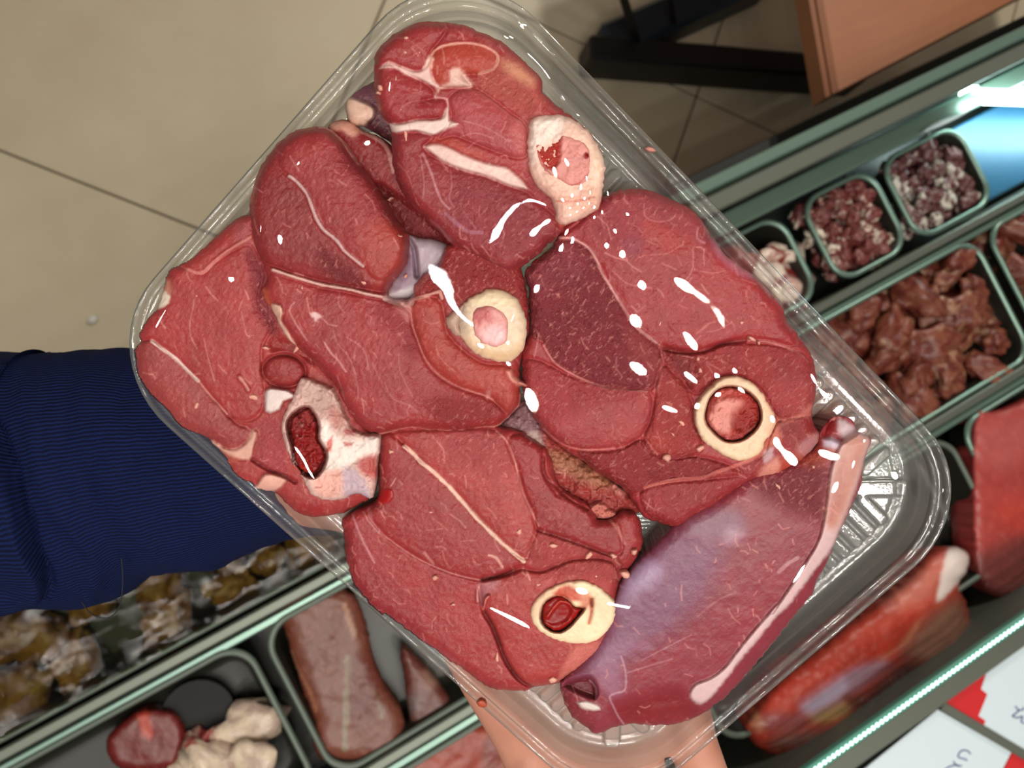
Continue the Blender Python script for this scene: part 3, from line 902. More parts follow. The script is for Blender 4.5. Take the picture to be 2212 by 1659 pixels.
piece('centre-left steak with a smooth cream knob of bone, crossed by white seams',
      B_out, B_h, (170, 66, 66),
      [('muscle', K(500, 230, '160,760 210,560 290,420 400,280 540,190 670,165 740,175 820,220 880,290 960,410 1050,510 1140,620 1210,740 1290,900 1370,1000 1400,1090 1390,1200 1350,1300 1270,1390 1220,1470 1060,1450 900,1425 700,1385 520,1335 380,1285 270,1240 190,1130 160,960'), (166, 62, 64), .0028, {'part': 1, 'L': 20, 'groove': .001}),
       ('area', K(500, 230, '240,560 460,560 600,720 660,880 760,1020 880,1160 1040,1290 1060,1400 700,1370 380,1270 220,1150 170,950 180,760'), (144, 52, 56), 25, .85),
       ('area', K(500, 230, '850,300 1000,500 1150,700 1280,900 1330,960 1200,930 1050,760 930,560 830,400'), (164, 66, 76), 22, .7, {'grain': 1.1}),
       ('area', K(500, 230, '700,1120 900,1250 1050,1380 1060,1450 860,1400 720,1280'), (128, 46, 54), 18, .75, {'grain': 1.2}),
       ('area', K(500, 230, '1100,940 1250,900 1380,1000 1400,1150 1330,1330 1220,1400 1120,1360 1040,1250 1060,1080'), (188, 78, 68), 20, .7),
       ('muscle', K(500, 230, '460,555 520,600 600,700 640,800 680,900 740,990 830,1060 900,1150 980,1220 1060,1290 1120,1370 1250,1380 1380,1250 1400,1090 1290,900 1140,620 960,410 800,220 660,180 480,240 380,360 380,480'), None, .0012, {'L': 14, 'groove': .0004, 'part': 2}),
       ('muscle', K(560, 540, '40,330 90,180 250,220 450,290 650,330 850,370 1010,400 1120,430 1200,500 1215,600 1260,730 1330,890 1440,1010 1600,1100 1820,1180 1900,1240 1960,1300 1890,1390 1600,1420 1200,1400 950,1450 840,1400 760,1320 660,1170 600,1040 500,940 400,840 300,750 200,620 120,480'), (170, 64, 66), .0014, {'part': 3, 'L': 22}),
       ('area', K(560, 540, '900,420 1150,520 1220,620 1280,780 1200,850 1080,700 960,560'), (168, 70, 80), 18, .7, {'grain': 1.1}),
       ('area', K(560, 540, '1350,1180 1600,1150 1860,1220 1900,1330 1700,1390 1450,1370 1330,1290'), (150, 46, 48), 18, .75, {'grain': 1.0}),
       ('muscle', K(560, 540, '1225,400 1380,370 1450,420 1480,560 1490,650 1600,780 1780,900 1980,920 2060,1000 2075,1150 2050,1250 1980,1300 1900,1230 1830,1160 1600,1080 1450,990 1340,870 1270,720 1225,560'), (184, 76, 68), .0016, {'part': 4, 'L': 14}),
       ('area', K(560, 540, '1240,290 1330,190 1450,130 1500,0 1800,0 2080,140 2140,420 2060,380 1900,310 1750,330 1640,400 1500,420 1450,330 1300,360'), (160, 50, 52), 14, .8, {'grain': 1.2}),
       ('line', K(500, 230, '460,555 520,600 600,700 640,800 680,900 740,990 830,1060 900,1150 980,1220 1050,1275'), 5.5, (212, 180, 180), .9, {'dz': .001, 'part': 5}),
       ('line', K(500, 230, '700,165 760,170 820,210 880,270 950,375 1010,460'), 5, (222, 160, 150), .85, {'dz': .0008, 'part': 5}),
       ('line', K(500, 230, '150,760 205,560 280,410 390,275 530,188 660,160'), 8, (214, 130, 108), .5),
       ('line', K(500, 230, '330,1300 450,1340 580,1380 720,1420 850,1440 960,1460 1060,1490 1200,1515'), 7, (230, 186, 176), .95, {'dz': .0016, 'part': 5, 'wob': 14}),
       ('line', K(560, 540, '1010,385 1100,420 1180,440 1210,420'), 13, (226, 190, 186), .85, {'part': 5}),
       ('area', K(560, 540, '1080,430 1200,420 1215,560 1180,560 1130,500'), (214, 150, 144), 10, .7),
       ('area', K(560, 540, '25,310 60,300 90,400 110,460 70,440 40,380'), (214, 120, 84), 6, .8),
       ('area', K(560, 540, '95,430 170,440 188,500 172,560 225,640 265,720 300,780 240,740 180,650 138,560 108,490'), (232, 192, 172), 3.5, .95, {'part': 5, 'dz': .002, 'grain': .2}),
       ('line', K(560, 540, '300,780 400,860 500,960'), 3, (212, 140, 130), .6),
       ('area', K(560, 540, '400,500 440,495 510,530 470,550 440,590 425,540'), (232, 196, 196), 5, .9, {'wob': 12}),
       ('line', K(560, 540, '500,540 550,590 620,605'), 3.5, (216, 150, 146), .7),
       ('line', K(560, 540, '280,420 240,480 300,600 380,720'), 3.5, (212, 150, 150), .75),
       ('line', K(560, 540, '520,740 570,820 630,880 690,970'), 3.5, (220, 160, 160), .8),
       ('line', K(560, 540, '690,810 740,910 765,990'), 2.5, (214, 150, 150), .7),
       ('line', K(560, 540, '590,640 620,740 700,830'), 2.5, (206, 140, 140), .6),
       ('line', K(560, 540, '700,700 800,760 850,840 870,950'), 2.5, (206, 140, 146), .7),
       ('line', K(560, 540, '620,1000 650,1090 680,1190'), 2.5, (206, 140, 140), .6),
       ('line', K(560, 540, '760,1000 790,1110 780,1200'), 2.5, (200, 130, 130), .6),
       ('line', K(560, 540, '1000,1060 1060,1180 1200,1240 1260,1290'), 2.5, (206, 140, 140), .6),
       ('line', K(560, 540, '1110,830 1120,950 1180,1090 1230,1180'), 2.2, (200, 130, 130), .6),
       ('line', K(560, 540, '900,900 960,1030 1010,1130'), 2.2, (200, 130, 130), .6),
       ('line', K(560, 540, '640,340 630,430 680,500'), 2.5, (210, 140, 140), .6),
       ('line', K(560, 540, '1215,400 1210,560 1265,730 1330,890 1440,1010 1600,1100 1800,1160 1860,1190'), 3.5, (216, 140, 130), .7),
       ('line', K(560, 540, '1225,395 1330,365 1400,340 1440,330 1455,385'), 7, (226, 166, 152), .9, {'part': 5, 'dz': .001}),
       ('line', K(560, 540, '1410,760 1430,840 1500,920 1570,975'), 2.5, (216, 140, 126), .7),
       ('line', K(560, 540, '1310,560 1370,590 1440,570'), 2.2, (216, 140, 126), .6),
       ('area', ell(1055, 851, 6, 10, 20), (212, 150, 140), 4, .7),
       ('area', K(560, 540, '1960,960 2010,950 2020,1010 2090,1040 2150,1090 2060,1080 1990,1030'), (228, 162, 144), 5, .9, {'part': 5, 'dz': .001}),
       ('line', K(560, 540, '950,1468 1060,1446 1200,1418 1400,1436 1600,1438 1800,1410 1900,1402 1990,1328 2068,1240 2080,1140'), 4, (226, 160, 146), .8),
       ('area', K(560, 540, '1240,280 1310,190 1400,160 1360,210 1300,270 1260,340'), (210, 140, 134), 6, .6)],
      {0: 'flesh', 1: 'muscle', 2: 'muscle', 3: 'muscle', 4: 'muscle', 5: 'fat_seam'}, 23, rim=24, drop=.006,
      crumb=[(829, 547, 20, 8, 22), (622, 545, 8, 4, 45), (861, 509, 8, 5, 15), (785, 609, 7, 5, 20), (732, 430, 8, 3, -15), (917, 681, 6, 5, 0), (652, 621, 3, 6, 0), (795, 431, 5, 4, 0)],
      bones=[('bone', bB, .0035, (236, 210, 182),
              [('area', K(560, 540, '1590,480 1640,420 1640,560 1640,680 1600,640'), (196, 172, 160), 12, .7),
               ('area', K(560, 540, '1640,700 1760,780 1960,800 2080,740 2090,800 1985,880 1820,860 1690,790'), (222, 178, 130), 14, .7),
               ('area', K(560, 540, '1780,330 1900,320 2030,380 2000,450 1860,420 1740,440 1690,420'), (240, 220, 184), 10, .8)],
              {'rim': 26, 'drop': .004, 'thick': .012, 'grain': .15, 'rough': .0006,
               'marrow': (K(560, 540, '1700,560 1720,480 1800,450 1880,460 1960,520 1980,620 1970,720 1900,770 1800,750 1720,680'), .0046, (232, 168, 164),
                          [('area', K(560, 540, '1720,480 1800,450 1850,500 1850,580 1800,560 1740,600 1710,560'), (206, 104, 104), 8, .7),
                           ('area', K(560, 540, '1780,640 1900,600 1960,680 1900,750 1790,720'), (240, 200, 204), 10, .8)],
                          {'rim': 14, 'drop': .0012, 'thick': .003, 'grain': .25, 'rough': .0005})}),
             ('cartilage', K(560, 540, '1480,560 1530,490 1610,440 1650,420 1620,500 1600,600 1610,690 1560,680 1500,620'), .002, (190, 158, 142), [], {'rim': 14, 'drop': .003, 'thick': .008, 'grain': .2})])

# ---- D : right steak
D_out = K(1120, 400, '300,420 380,300 560,180 680,90 800,40 900,30 1050,45 1200,110 1330,170 1430,240 1500,340 1560,430 1640,540 1780,650 1900,740 2020,870 2090,960 2140,1080') + \
    K(1300, 720, '1570,20 1635,110 1690,230 1712,380 1705,470 1690,560 1672,650 1690,720 1745,800 1740,850 1680,930 1600,1020 1500,1090 1400,1150 1230,1182 1110,1235 1000,1320 900,1390 800,1440 700,1500 620,1560') + \
    K(1040, 780, '1560,1335 1420,1290 1290,1240 1230,1160 1180,1080 1090,990 1000,930 900,870 800,790 680,720 560,620 450,500 380,380 330,240 318,60') + \
    K(1120, 400, '30,1300 85,1180 85,1000 75,820 50,700 90,630 190,550 270,480')
D_h = plane(.006, 1450, 780, .0001, -.0004)
bD = K(1300, 720, '840,450 950,365 1070,340 1190,390 1280,480 1350,600 1390,690 1350,800 1290,870 1270,940 1180,1000 1090,1015 980,975 880,920 800,850 750,740 740,620 775,530')
piece('large right steak with an open round marrow bone, under glinting film',
      D_out, D_h, (172, 62, 66),
      [('muscle', K(1120, 400, '330,400 470,310 690,90 900,40 1200,115 1430,250 1560,440 1900,745 2130,1080 2200,1270 2000,1235 1800,1220 1650,1250 1500,1300 1330,1320 1150,1275 1000,1190 900,1100 800,920 720,780 650,640 560,500 460,430'), (172, 60, 64), .0014, {'part': 1, 'L': 26}),
       ('area', K(1120, 400, '560,190 760,60 1000,60 1300,170 1480,330 1600,520 1450,460 1250,370 1000,260 1000,400 960,560 800,520 640,440 450,400'), (168, 78, 88), 22, .75, {'grain': .9}),
       ('area', K(1120, 400, '1540,430 1640,540 1790,650 1880,740 1780,720 1640,620 1560,530'), (204, 134, 156), 10, .7),
       ('area', K(1120, 400, '1010,300 1200,330 1400,460 1300,560 1080,470'), (178, 56, 52), 16, .7),
       ('area', K(1120, 400, '820,440 980,430 980,540 900,580 850,520'), (166, 92, 106), 8, .7, {'grain': .9}),
       ('muscle', K(1120, 400, '290,470 400,430 500,470 570,520 620,600 680,730 760,860 840,1000 920,1120 1020,1210 1120,1290 1150,1420 1100,1560 1020,1630 800,1610 640,1590 480,1520 360,1450 260,1370 190,1240 100,1200 90,1000 80,820 60,710 190,570'), (146, 56, 66), .0012, {'part': 2, 'L': 24, 'grain': 1.25}),
       ('area', K(1120, 400, '90,700 250,500 420,480 560,640 480,760 300,800 140,860'), (160, 76, 88), 24, .7, {'grain': 1.2}),
       ('area', K(1120, 400, '880,1180 1030,1230 1120,1310 1140,1450 1080,1560 1000,1480 900,1350'), (160, 60, 64), 22, .7, {'grain': .6}),
       ('muscle', K(1040, 780, '330,20 400,-20 520,20 700,110 900,180 1100,220 1290,220 1360,280 1350,440 1300,560 1240,620 1100,680 900,700 740,685 620,640 500,540 420,430 350,270'), (172, 64, 70), .0016, {'part': 3, 'L': 20, 'grain': .8}),
       ('area', K(1040, 780, '960,330 1350,280 1340,460 1280,570 1100,670 900,690 650,640 500,520 700,430'), (176, 72, 74), 24, .8, {'grain': .35}),
       ('muscle', K(1300, 720, '480,130 640,150 800,125 1000,80 1300,85 1500,125 1640,190 1705,380 1690,480 1670,640 1500,680 1410,690 1340,560 1260,440 1160,370 1060,330 940,350 820,440 740,480 600,350 500,240'), (166, 58, 60), .0012, {'part': 4, 'L': 20, 'grain': .8}),
       ('area', K(1300, 720, '500,140 640,160 720,200 760,330 680,420 580,300'), (126, 32, 36), 18, .8, {'dz': -.002}),
       ('area', K(1300, 720, '1340,420 1500,330 1690,400 1680,540 1660,640 1420,670'), (182, 82, 84), 20, .7, {'grain': .9}),
       ('muscle', K(1300, 720, '510,250 590,300 680,420 700,500 735,620 745,740 800,860 760,960 560,1000 380,940 330,840 400,640 430,420 450,300'), (168, 60, 60), .0012, {'part': 5, 'L': 18, 'grain': .8}),
       ('area', K(1300, 720, '330,830 450,780 560,850 500,960 400,930'), (184, 70, 62), 20, .6),
       ('muscle', K(1040, 780, '760,720 900,720 1100,700 1290,620 1420,740 1700,760 1900,800 2080,900 1900,930 1700,950 1560,960 1380,980 1200,1060 1080,980 900,860'), (152, 48, 54), .0006, {'part': 6, 'L': 18, 'grain': .9}),
       ('muscle', K(1300, 720, '330,1240 480,1200 640,1170 820,1150 920,1110 1060,1060 1220,1000 1300,930 1400,700 1680,660 1740,800 1720,880 1600,1020 1400,1150 1230,1180 1000,1320 800,1440 640,1540 480,1520 340,1420 300,1300'), (162, 54, 58), .0008, {'part': 7, 'L': 18, 'grain': .6}),
       ('area', K(1300, 720, '1420,700 1660,690 1720,800 1560,880 1420,840'), (150, 48, 50), 14, .8),
       ('area', K(1300, 720, '1560,900 1690,800 1750,810 1700,930 1580,1010'), (206, 150, 152), 8, .8, {'grain': 1.3}),
       ('area', K(1300, 720, '1400,1010 1560,960 1620,1000 1500,1080 1400,1120'), (196, 84, 56), 12, .75),
       ('line', K(1120, 400, '330,418 430,425 500,460 570,510 620,590 660,690 720,790 790,900 850,1000 920,1110 1010,1190 1120,1270'), 5.5, (226, 168, 164), .92, {'dz': .0012, 'part': 8, 'wob': 8}),
       ('line', K(1120, 400, '1120,1270 1150,1320 1145,1420 1125,1530 1090,1640'), 9, (196, 110, 108), .7, {'dz': .0006}),
       ('line', K(1120, 400, '160,1180 150,1260 125,1370'), 3, (206, 140, 140), .7),
       ('line', K(1120, 400, '200,1270 270,1390 370,1470 500,1540 650,1600 800,1625 1030,1640'), 4, (218, 146, 142), .8, {'dz': .0008, 'part': 8}),
       ('line', K(1120, 400, '1150,1300 1300,1335 1480,1325 1620,1265 1800,1235'), 4, (110, 30, 34), .7, {'dz': -.0016}),
       ('line', K(1120, 400, '1800,1235 2000,1250 2180,1320'), 3, (214, 140, 134), .7),
       ('line', K(1120, 400, '1000,150 1010,250 1100,290 1200,280 1250,240'), 3, (216, 140, 142), .7),
       ('line', K(1120, 400, '1430,340 1420,420 1480,460'), 5, (206, 140, 150), .7),
       ('line', K(1120, 400, '690,540 780,580 850,595 910,650 980,690'), 3, (226, 150, 146), .75),
       ('line', K(1120, 400, '830,530 870,600'), 3, (226, 150, 146), .7),
       ('line', K(1120, 400, '930,600 1000,560 1180,545 1260,500 1300,480'), 2.6, (216, 130, 126), .65),
       ('line', K(1120, 400, '1390,500 1390,640 1360,720 1300,790'), 3, (220, 140, 136), .65),
       ('line', K(1120, 400, '1450,685 1550,700 1650,680'), 2.4, (216, 130, 126), .6),
       ('line', K(1120, 400, '750,680 830,760 900,795 1060,820'), 2.6, (222, 140, 136), .7),
       ('line', K(1120, 400, '1290,930 1330,880'), 2.4, (216, 130, 126), .6), ('line', K(1120, 400, '960,1000 1010,960'), 2.4, (216, 130, 126), .6),
       ('line', K(1120, 400, '1020,440 1080,470'), 2.4, (216, 130, 126), .6), ('line', K(1120, 400, '1260,560 1300,640'), 2.4, (216, 130, 126), .6),
       ('line', K(1120, 400, '1420,1180 1520,1100 1560,1090'), 4, (214, 130, 126), .6), ('line', K(1120, 400, '1370,1290 1450,1200'), 3, (214, 130, 126), .6),
       ('line', K(1120, 400, '1500,1170 1600,1150 1700,1090'), 3, (210, 126, 122), .5), ('line', K(1120, 400, '1780,750 1900,790'), 3, (220, 130, 120), .6),
       ('line', K(1040, 780, '500,545 620,645 740,695 880,706 1060,692'), 3, (222, 140, 132), .8),
       ('line', K(1040, 780, '1290,590 1350,680 1400,740'), 4, (206, 120, 112), .7),
       ('line', K(1300, 720, '1380,90 1500,125 1600,180 1640,230'), 2.5, (220, 140, 134), .6),
       ('line', K(1300, 720, '340,1230 480,1190 620,1165 800,1150 900,1110 1050,1060 1200,1000 1290,930'), 7, (220, 132, 120), .75, {'part': 8, 'dz': .0008}),
       ('line', K(1300, 720, '740,1475 900,1380 1000,1305 1120,1225 1230,1175'), 5, (228, 160, 146), .8, {'part': 8}),
       ('area', K(1300, 720, '1230,1175 1290,1060 1400,980 1420,1080 1380,1130 1290,1180'), (226, 158, 140), 8, .85, {'part': 8}),
       ('area', K(1300, 720, '1290,930 1370,910 1350,1000 1290,1030'), (204, 170, 176), 5, .85),
       ('area', K(1300, 720, '1080,1000 1180,990 1280,900 1350,820 1400,700 1420,860 1340,900 1280,950 1160,1020'), (230, 150, 124), 8, .8),
       ('area', K(1300, 720, '1400,680 1500,680 1600,620 1670,560 1665,650 1560,690 1440,720'), (224, 148, 134), 7, .75)],
      {0: 'flesh', 1: 'muscle', 2: 'muscle', 3: 'muscle', 4: 'muscle', 5: 'muscle', 6: 'muscle', 7: 'muscle', 8: 'fat_seam'}, 24, rim=26, drop=.006,
      crumb=[(1623, 732, 11, 5, 25), (1639, 740, 6, 4, 60), (1513, 968, 10, 7, -20), (1441, 988, 10, 8, 10), (1508, 775, 5, 5, 0), (1512, 800, 5, 7, 0), (1472, 914, 9, 5, 30), (1426, 700, 4, 7, 30), (1602, 697, 5, 5, 0), (1452, 938, 9, 4, 40)],
      bones=[('bone', bD, .0025, (232, 200, 168),
              [('area', K(1300, 720, '1000,900 1100,960 1220,900 1300,830 1280,930 1180,1000 1080,1010 990,960'), (238, 206, 170), 10, .8),
               ('area', K(1300, 720, '1290,480 1390,690 1340,800 1300,760 1330,660'), (226, 168, 136), 12, .6),
               ('area', K(1300, 720, '845,560 900,465 1000,425 1110,438 1205,500 1255,580 1265,690 1205,785 1100,855 980,855 880,775 825,685'), (176, 44, 40), 4, .97, {'dz': -.007})],
              {'rim': 8, 'drop': .002, 'thick': .011, 'grain': .15, 'rough': .0006,
               'marrow': (K(1300, 720, '852,570 905,475 1000,435 1105,448 1196,508 1245,585 1253,690 1196,775 1095,845 985,843 888,768 835,685'), .0008, (190, 70, 60),
                          [('area', K(1300, 720, '1050,600 1200,500 1260,600 1260,690 1180,760 1060,780 1040,700'), (164, 40, 36), 8, .95, {'dz': -.002, 'grain': .6}),
                           ('area', K(1300, 720, '870,560 960,520 1130,540 1100,600 1060,640 1040,720 1020,800 900,780 850,680'), (244, 170, 158), 10, .95, {'dz': .0015}),
                           ('area', K(1300, 720, '920,470 1050,440 1100,450 1000,490 960,500'), (214, 110, 98), 6, .8),
                           ('area', K(1300, 720, '960,830 1100,800 1200,740 1180,790 1080,850'), (196, 96, 96), 8, .7, {'grain': 1.3}),
                           ('area', K(1300, 720, '840,580 900,490 930,520 870,640'), (170, 34, 34), 6, .7)],
                          {'rim': 8, 'drop': .002, 'thick': .004, 'grain': .6, 'rough': .0007})})])

# ---- A : top steak with the knuckle bone
A_out = K(740, 0, '250,600 255,440 330,340 430,260 540,200 660,165 800,175 960,200 1120,260 1280,340 1400,440 1500,540 1585,630 1600,740 1680,820 1790,900 1880,970 1970,1060 2055,1190 2088,1310 2085,1450 2068,1560') + \
    K(740, 250, '2066,660 2055,735 1960,800 1850,850 1765,885 1760,920 1710,965 1640,1025 1540,1120 1410,1213 1300,1240 1180,1190 1090,1140 960,1080 860,1020 790,940 700,860 630,790 540,700 470,600 420,480 393,300') + \
    K(740, 0, '392,1120 380,1010 315,940 280,860 255,760')
A_h = plane(.0125, 1050, 320, .0002, -.0006)
bA = K(740, 0, '1500,955 1620,915 1740,920 1860,965 1965,1055 2052,1195 2086,1310 2080,1450 2062,1570') + K(740, 250, '2050,720 1960,790 1860,835 1755,872 1690,820 1700,770 1650,660 1540,555 1490,430') + K(740, 0, '1470,1220 1475,1060')
piece('top steak with a big pale knuckle bone and thick white fat bands',
      A_out, A_h, (176, 68, 70),
      [('muscle', K(740, 0, '260,480 340,340 540,205 740,185 840,215 760,340 700,420 690,480 640,550 560,565 450,525 360,490 280,540'), (172, 66, 68), .0016, {'part': 1, 'L': 16}),
       ('muscle', K(740, 0, '270,620 300,550 370,510 440,550 560,610 680,680 740,770 640,800 700,790 820,790 830,850 800,930 640,950 480,975 370,980 300,900 260,760'), (170, 62, 66), .0016, {'part': 2, 'L': 16}),
       ('muscle', K(740, 0, '705,560 715,440 770,385 880,355 1010,350 1140,380 1240,450 1210,545 1090,590 960,600 1030,690 880,700 760,690'), (196, 84, 68), .002, {'part': 3, 'L': 14}),
       ('muscle', K(740, 0, '840,800 900,730 1050,700 1200,790 1340,900 1460,1000 1480,1200 1400,1260 1200,1200 1000,1120 880,1080 760,1110 840,1000 870,900'), (184, 84, 88), .0018, {'part': 4, 'L': 18}),
       ('muscle', K(740, 0, '400,1090 480,1060 640,1060 720,1090 650,1160 690,1230 860,1320 1000,1370 1150,1410 1300,1470 1480,1540') + K(740, 250, '1540,690 1650,760 1730,900 1640,1010 1540,1110 1400,1200 1300,1225 1180,1180 960,1070 790,930 630,780 470,590 405,400'), (162, 62, 68), .002, {'part': 5, 'L': 24}),
       ('area', K(740, 250, '900,480 1250,560 1500,680 1660,780 1600,960 1400,1150 1200,1140 1000,1000 850,800'), (154, 62, 74), 40, .7, {'grain': .8}),
       ('area', K(740, 250, '1500,480 1680,640 1730,760 1600,700 1500,600'), (150, 52, 60), 16, .7, {'grain': .8}),
       ('area', K(740, 0, '1040,690 1130,560 1250,480 1420,520 1560,660 1600,820 1480,920 1280,800 1150,760'), (196, 100, 88), 20, .8, {'grain': .9}),
       ('area', K(740, 0, '1280,480 1400,520 1540,640 1520,690 1400,640 1300,570'), (234, 176, 136), 14, .7, {'grain': .7}),
       ('area', K(740, 0, '1340,980 1480,960 1480,1300 1400,1250 1360,1120'), (206, 120, 116), 12, .7),
       ('area', K(740, 0, '295,545 365,492 450,525 560,565 630,560 660,490 690,440 725,465 705,560 735,640 775,705 640,645 500,595 420,545 340,545'), (236, 198, 190), 4, .95, {'part': 6, 'dz': .001, 'grain': .12}),
       ('line', K(740, 0, '700,540 708,440 765,382 880,350 1010,345 1140,375 1235,445 1205,545 1085,588'), 6, (230, 170, 150), .85, {'part': 6, 'dz': .0008}),
       ('area', K(740, 0, '740,770 780,715 880,690 1035,690 960,570 930,540 860,560 850,650 770,690'), (238, 204, 192), 6, .85, {'part': 6}),  # second fat patch, whitened by glare painted into its colour
       ('line', K(740, 0, '740,775 830,790 835,870 800,940'), 5, (226, 168, 164), .8),
       ('area', K(740, 0, '312,940 370,985 470,985 600,955 740,955 800,930 838,850 852,960 920,985 830,1025 720,1075 640,1052 560,1040 430,1060 388,1045 350,990'), (238, 212, 206), 4, .96, {'part': 6, 'dz': .0015, 'grain': .12}),
       ('area', K(740, 0, '650,1170 760,1145 860,1180 1000,1250 1180,1310 1330,1350 1480,1500 1420,1500 1300,1470 1150,1405 1000,1362 850,1312 740,1242 690,1200'), (238, 204, 196), 5, .95, {'part': 6, 'dz': .0012, 'grain': .12}),
       ('area', K(740, 0, '700,1110 860,1110 1000,1180 1150,1240 1080,1260 900,1180 760,1150'), (200, 84, 64), 10, .7),
       ('line', K(740, 250, '620,330 640,450 650,560 640,660'), 3, (206, 146, 154), .6),
       ('line', K(740, 250, '640,300 700,440 740,560 790,680 850,740'), 5, (210, 156, 164), .65),
       ('line', K(740, 250, '860,440 870,560 850,660 890,730'), 2.6, (204, 140, 146), .6),
       ('line', K(740, 250, '700,830 780,900 860,1000'), 4, (204, 120, 122), .6),
       ('line', K(740, 250, '820,780 900,850 1000,920 1110,930'), 8, (186, 130, 150), .6),
       ('line', K(740, 250, '930,700 990,800 1060,900'), 2.5, (200, 130, 136), .5), ('line', K(740, 250, '440,380 520,470 560,580'), 2.5, (204, 136, 138), .5),
       ('line', K(740, 0, '950,960 1100,1000 1220,1060 1330,1130'), 2.6, (214, 150, 150), .55), ('line', K(740, 0, '940,1090 1060,1060 1200,1100'), 2.6, (214, 150, 150), .6),
       ('line', K(740, 0, '1000,1180 1090,1120 1220,1160'), 2.2, (214, 150, 150), .5), ('line', K(740, 0, '330,360 430,300 540,330 650,410'), 2.6, (206, 130, 130), .5),
       ('line', K(740, 0, '400,440 500,470 600,420'), 2.4, (206, 130, 130), .5), ('line', K(740, 0, '450,890 500,830 620,800 700,830'), 2.6, (206, 130, 130), .55),
       ('line', K(740, 0, '480,690 560,740 660,720'), 2.4, (206, 130, 130), .5),
       ('area', K(740, 250, '1150,1190 1240,1130 1340,1140 1300,1220'), (186, 92, 98), 10, .5),
       ('area', K(740, 250, '1690,820 1750,800 1860,830 2040,720 2060,760 1950,810 1850,855 1765,890'), (226, 130, 108), 8, .8)],
      {0: 'flesh', 1: 'muscle', 2: 'muscle', 3: 'muscle', 4: 'muscle', 5: 'muscle', 6: 'fat_seam'}, 25, rim=26, drop=.007, bottom=-.008,
      crumb=[(878, 303, 4, 22, -8), (876, 113, 5, 5, 0), (878, 82, 6, 4, 0), (855, 170, 4, 7, 10), (822, 190, 8, 6, 60), (865, 237, 7, 6, 0), (905, 112, 4, 7, 0), (818, 201, 6, 4, 0)],
      bones=[('bone', bA, .004, (238, 196, 180),
              [('area', K(740, 0, '1500,970 1640,930 1760,950 1720,1080 1620,1150 1540,1160 1520,1300 1480,1250 1480,1080'), (244, 226, 216), 14, .9),
               ('area', K(740, 0, '1900,1080 2040,1200 2070,1320 2060,1500 1960,1620 1990,1400 1960,1230'), (240, 208, 184), 14, .8),
               ('area', K(740, 250, '1560,520 1700,600 1850,620 2000,560 2040,700 1900,780 1780,760 1680,680'), (232, 176, 156), 14, .7),
               ('line', K(740, 250, '1700,680 1850,680 2000,650'), 5, (206, 130, 110), .6),
               ('area', K(740, 250, '1690,800 1740,780 1760,860 1720,850'), (228, 168, 160), 6, .8)],
              {'rim': 22, 'drop': .005, 'thick': .014, 'grain': .2, 'rough': .001,
               'marrow': (K(740, 0, '1540,1160 1640,1165 1700,1110 1760,1080 1850,1110 1940,1160 1970,1260 1960,1380 1910,1460 1820,1480 1740,1430 1640,1380 1580,1310'), .0048, (234, 164, 156),
                          [('area', K(740, 0, '1545,1165 1640,1170 1680,1110 1745,1080 1735,1180 1730,1290 1650,1350 1590,1300'), (196, 46, 28), 5, .95, {'grain': .9, 'dz': -.001}),
                           ('area', ell(1265.5, 336, 6.5, 6.5), (140, 6, 14), 1.5, 1.0, {'grain': 0.0}),
                           ('line', K(740, 0, '1720,1430 1790,1475 1880,1460 1950,1390'), 3, (206, 100, 100), .6)],
                          {'rim': 14, 'drop': .0012, 'thick': .003, 'grain': .35, 'rough': .0007})})])
# ================================================================== the clear tray
PLASTIC = clear('clear_tray_plastic', (246, 248, 246), (128, 136, 132), .05, 1.52, 2.6, 900, .05, .0002, 1.9, .10)
BASEPL = clear('clear_tray_base', (244, 246, 244), (46, 52, 48), .08, 1.5, 1.0, 700, .12, .0003, 1.8, .20)
WALLPL = clear('clear_tray_wall', (240, 243, 241), (196, 202, 198), .07, 1.5, 2.0, 420, .16, .0005, 2.2, .20)
FILM = clear('cling_film', (252, 252, 252), (235, 238, 240), .012, 1.46, 2.0, 22, .05, .0012)

tray = empty('meat_tray', MT @ Matrix.Translation((0, 0, -DEPTH)),
             'clear ribbed plastic tray full of meat steaks, held over the counter', 'tray')


def loft(profile, n=12):
    v, f = [], []
    for (i, z) in profile:
        v += [(x, y, z + DEPTH) for x, y in rrect(TA - i, TB - i, max(.040 - .6 * i, .012), n)]
    m = len(v) // len(profile)
    for k in range(len(profile) - 1):
        for j in range(m):
            f.append((k * m + j, k * m + (j + 1) % m, (k + 1) * m + (j + 1) % m, (k + 1) * m + j))
    return v, [tuple(reversed(q)) for q in f]


def fine(profile, sub=4):
    p = spline(np.array(profile) * 1000, False, 1000.0 / 1000 * .45) / 1000
    return [tuple(a) for a in p]


lip = fine([(0, -.0036), (.0001, -.0014), (.0007, -.0001), (.0017, .0001), (.0024, -.0006), (.0029, -.0020), (.0037, -.0023), (.0043, -.0016),
            (.0051, -.0011), (.0058, -.0014), (.0064, -.0028)])
mesh_obj('rim', *loft(lip), PLASTIC, tray)
wall = fine([(.0064, -.0028), (.0068, -.0050), (.0074, -.0074), (.0079, -.0080), (.0083, -.0114), (.0088, -.0132), (.0096, -.0142), (.0106, -DEPTH)])
mesh_obj('wall', *loft(wall), WALLPL, tray)

ab, bb, rb = TA - .0104, TB - .0104, .040 - .6 * .0106
st = .0006
xs = np.arange(-ab, ab + st, st); ys = np.arange(-bb, bb + st, st)
gx, gy = np.meshgrid(xs, ys)
X, Y = gx.ravel(), gy.ravel()


def capsule(x0, y0, x1, y1, r):
    dx, dy = x1 - x0, y1 - y0
    t = np.clip(((X - x0) * dx + (Y - y0) * dy) / (dx * dx + dy * dy), 0, 1)
    return np.hypot(X - x0 - t * dx, Y - y0 - t * dy) - r


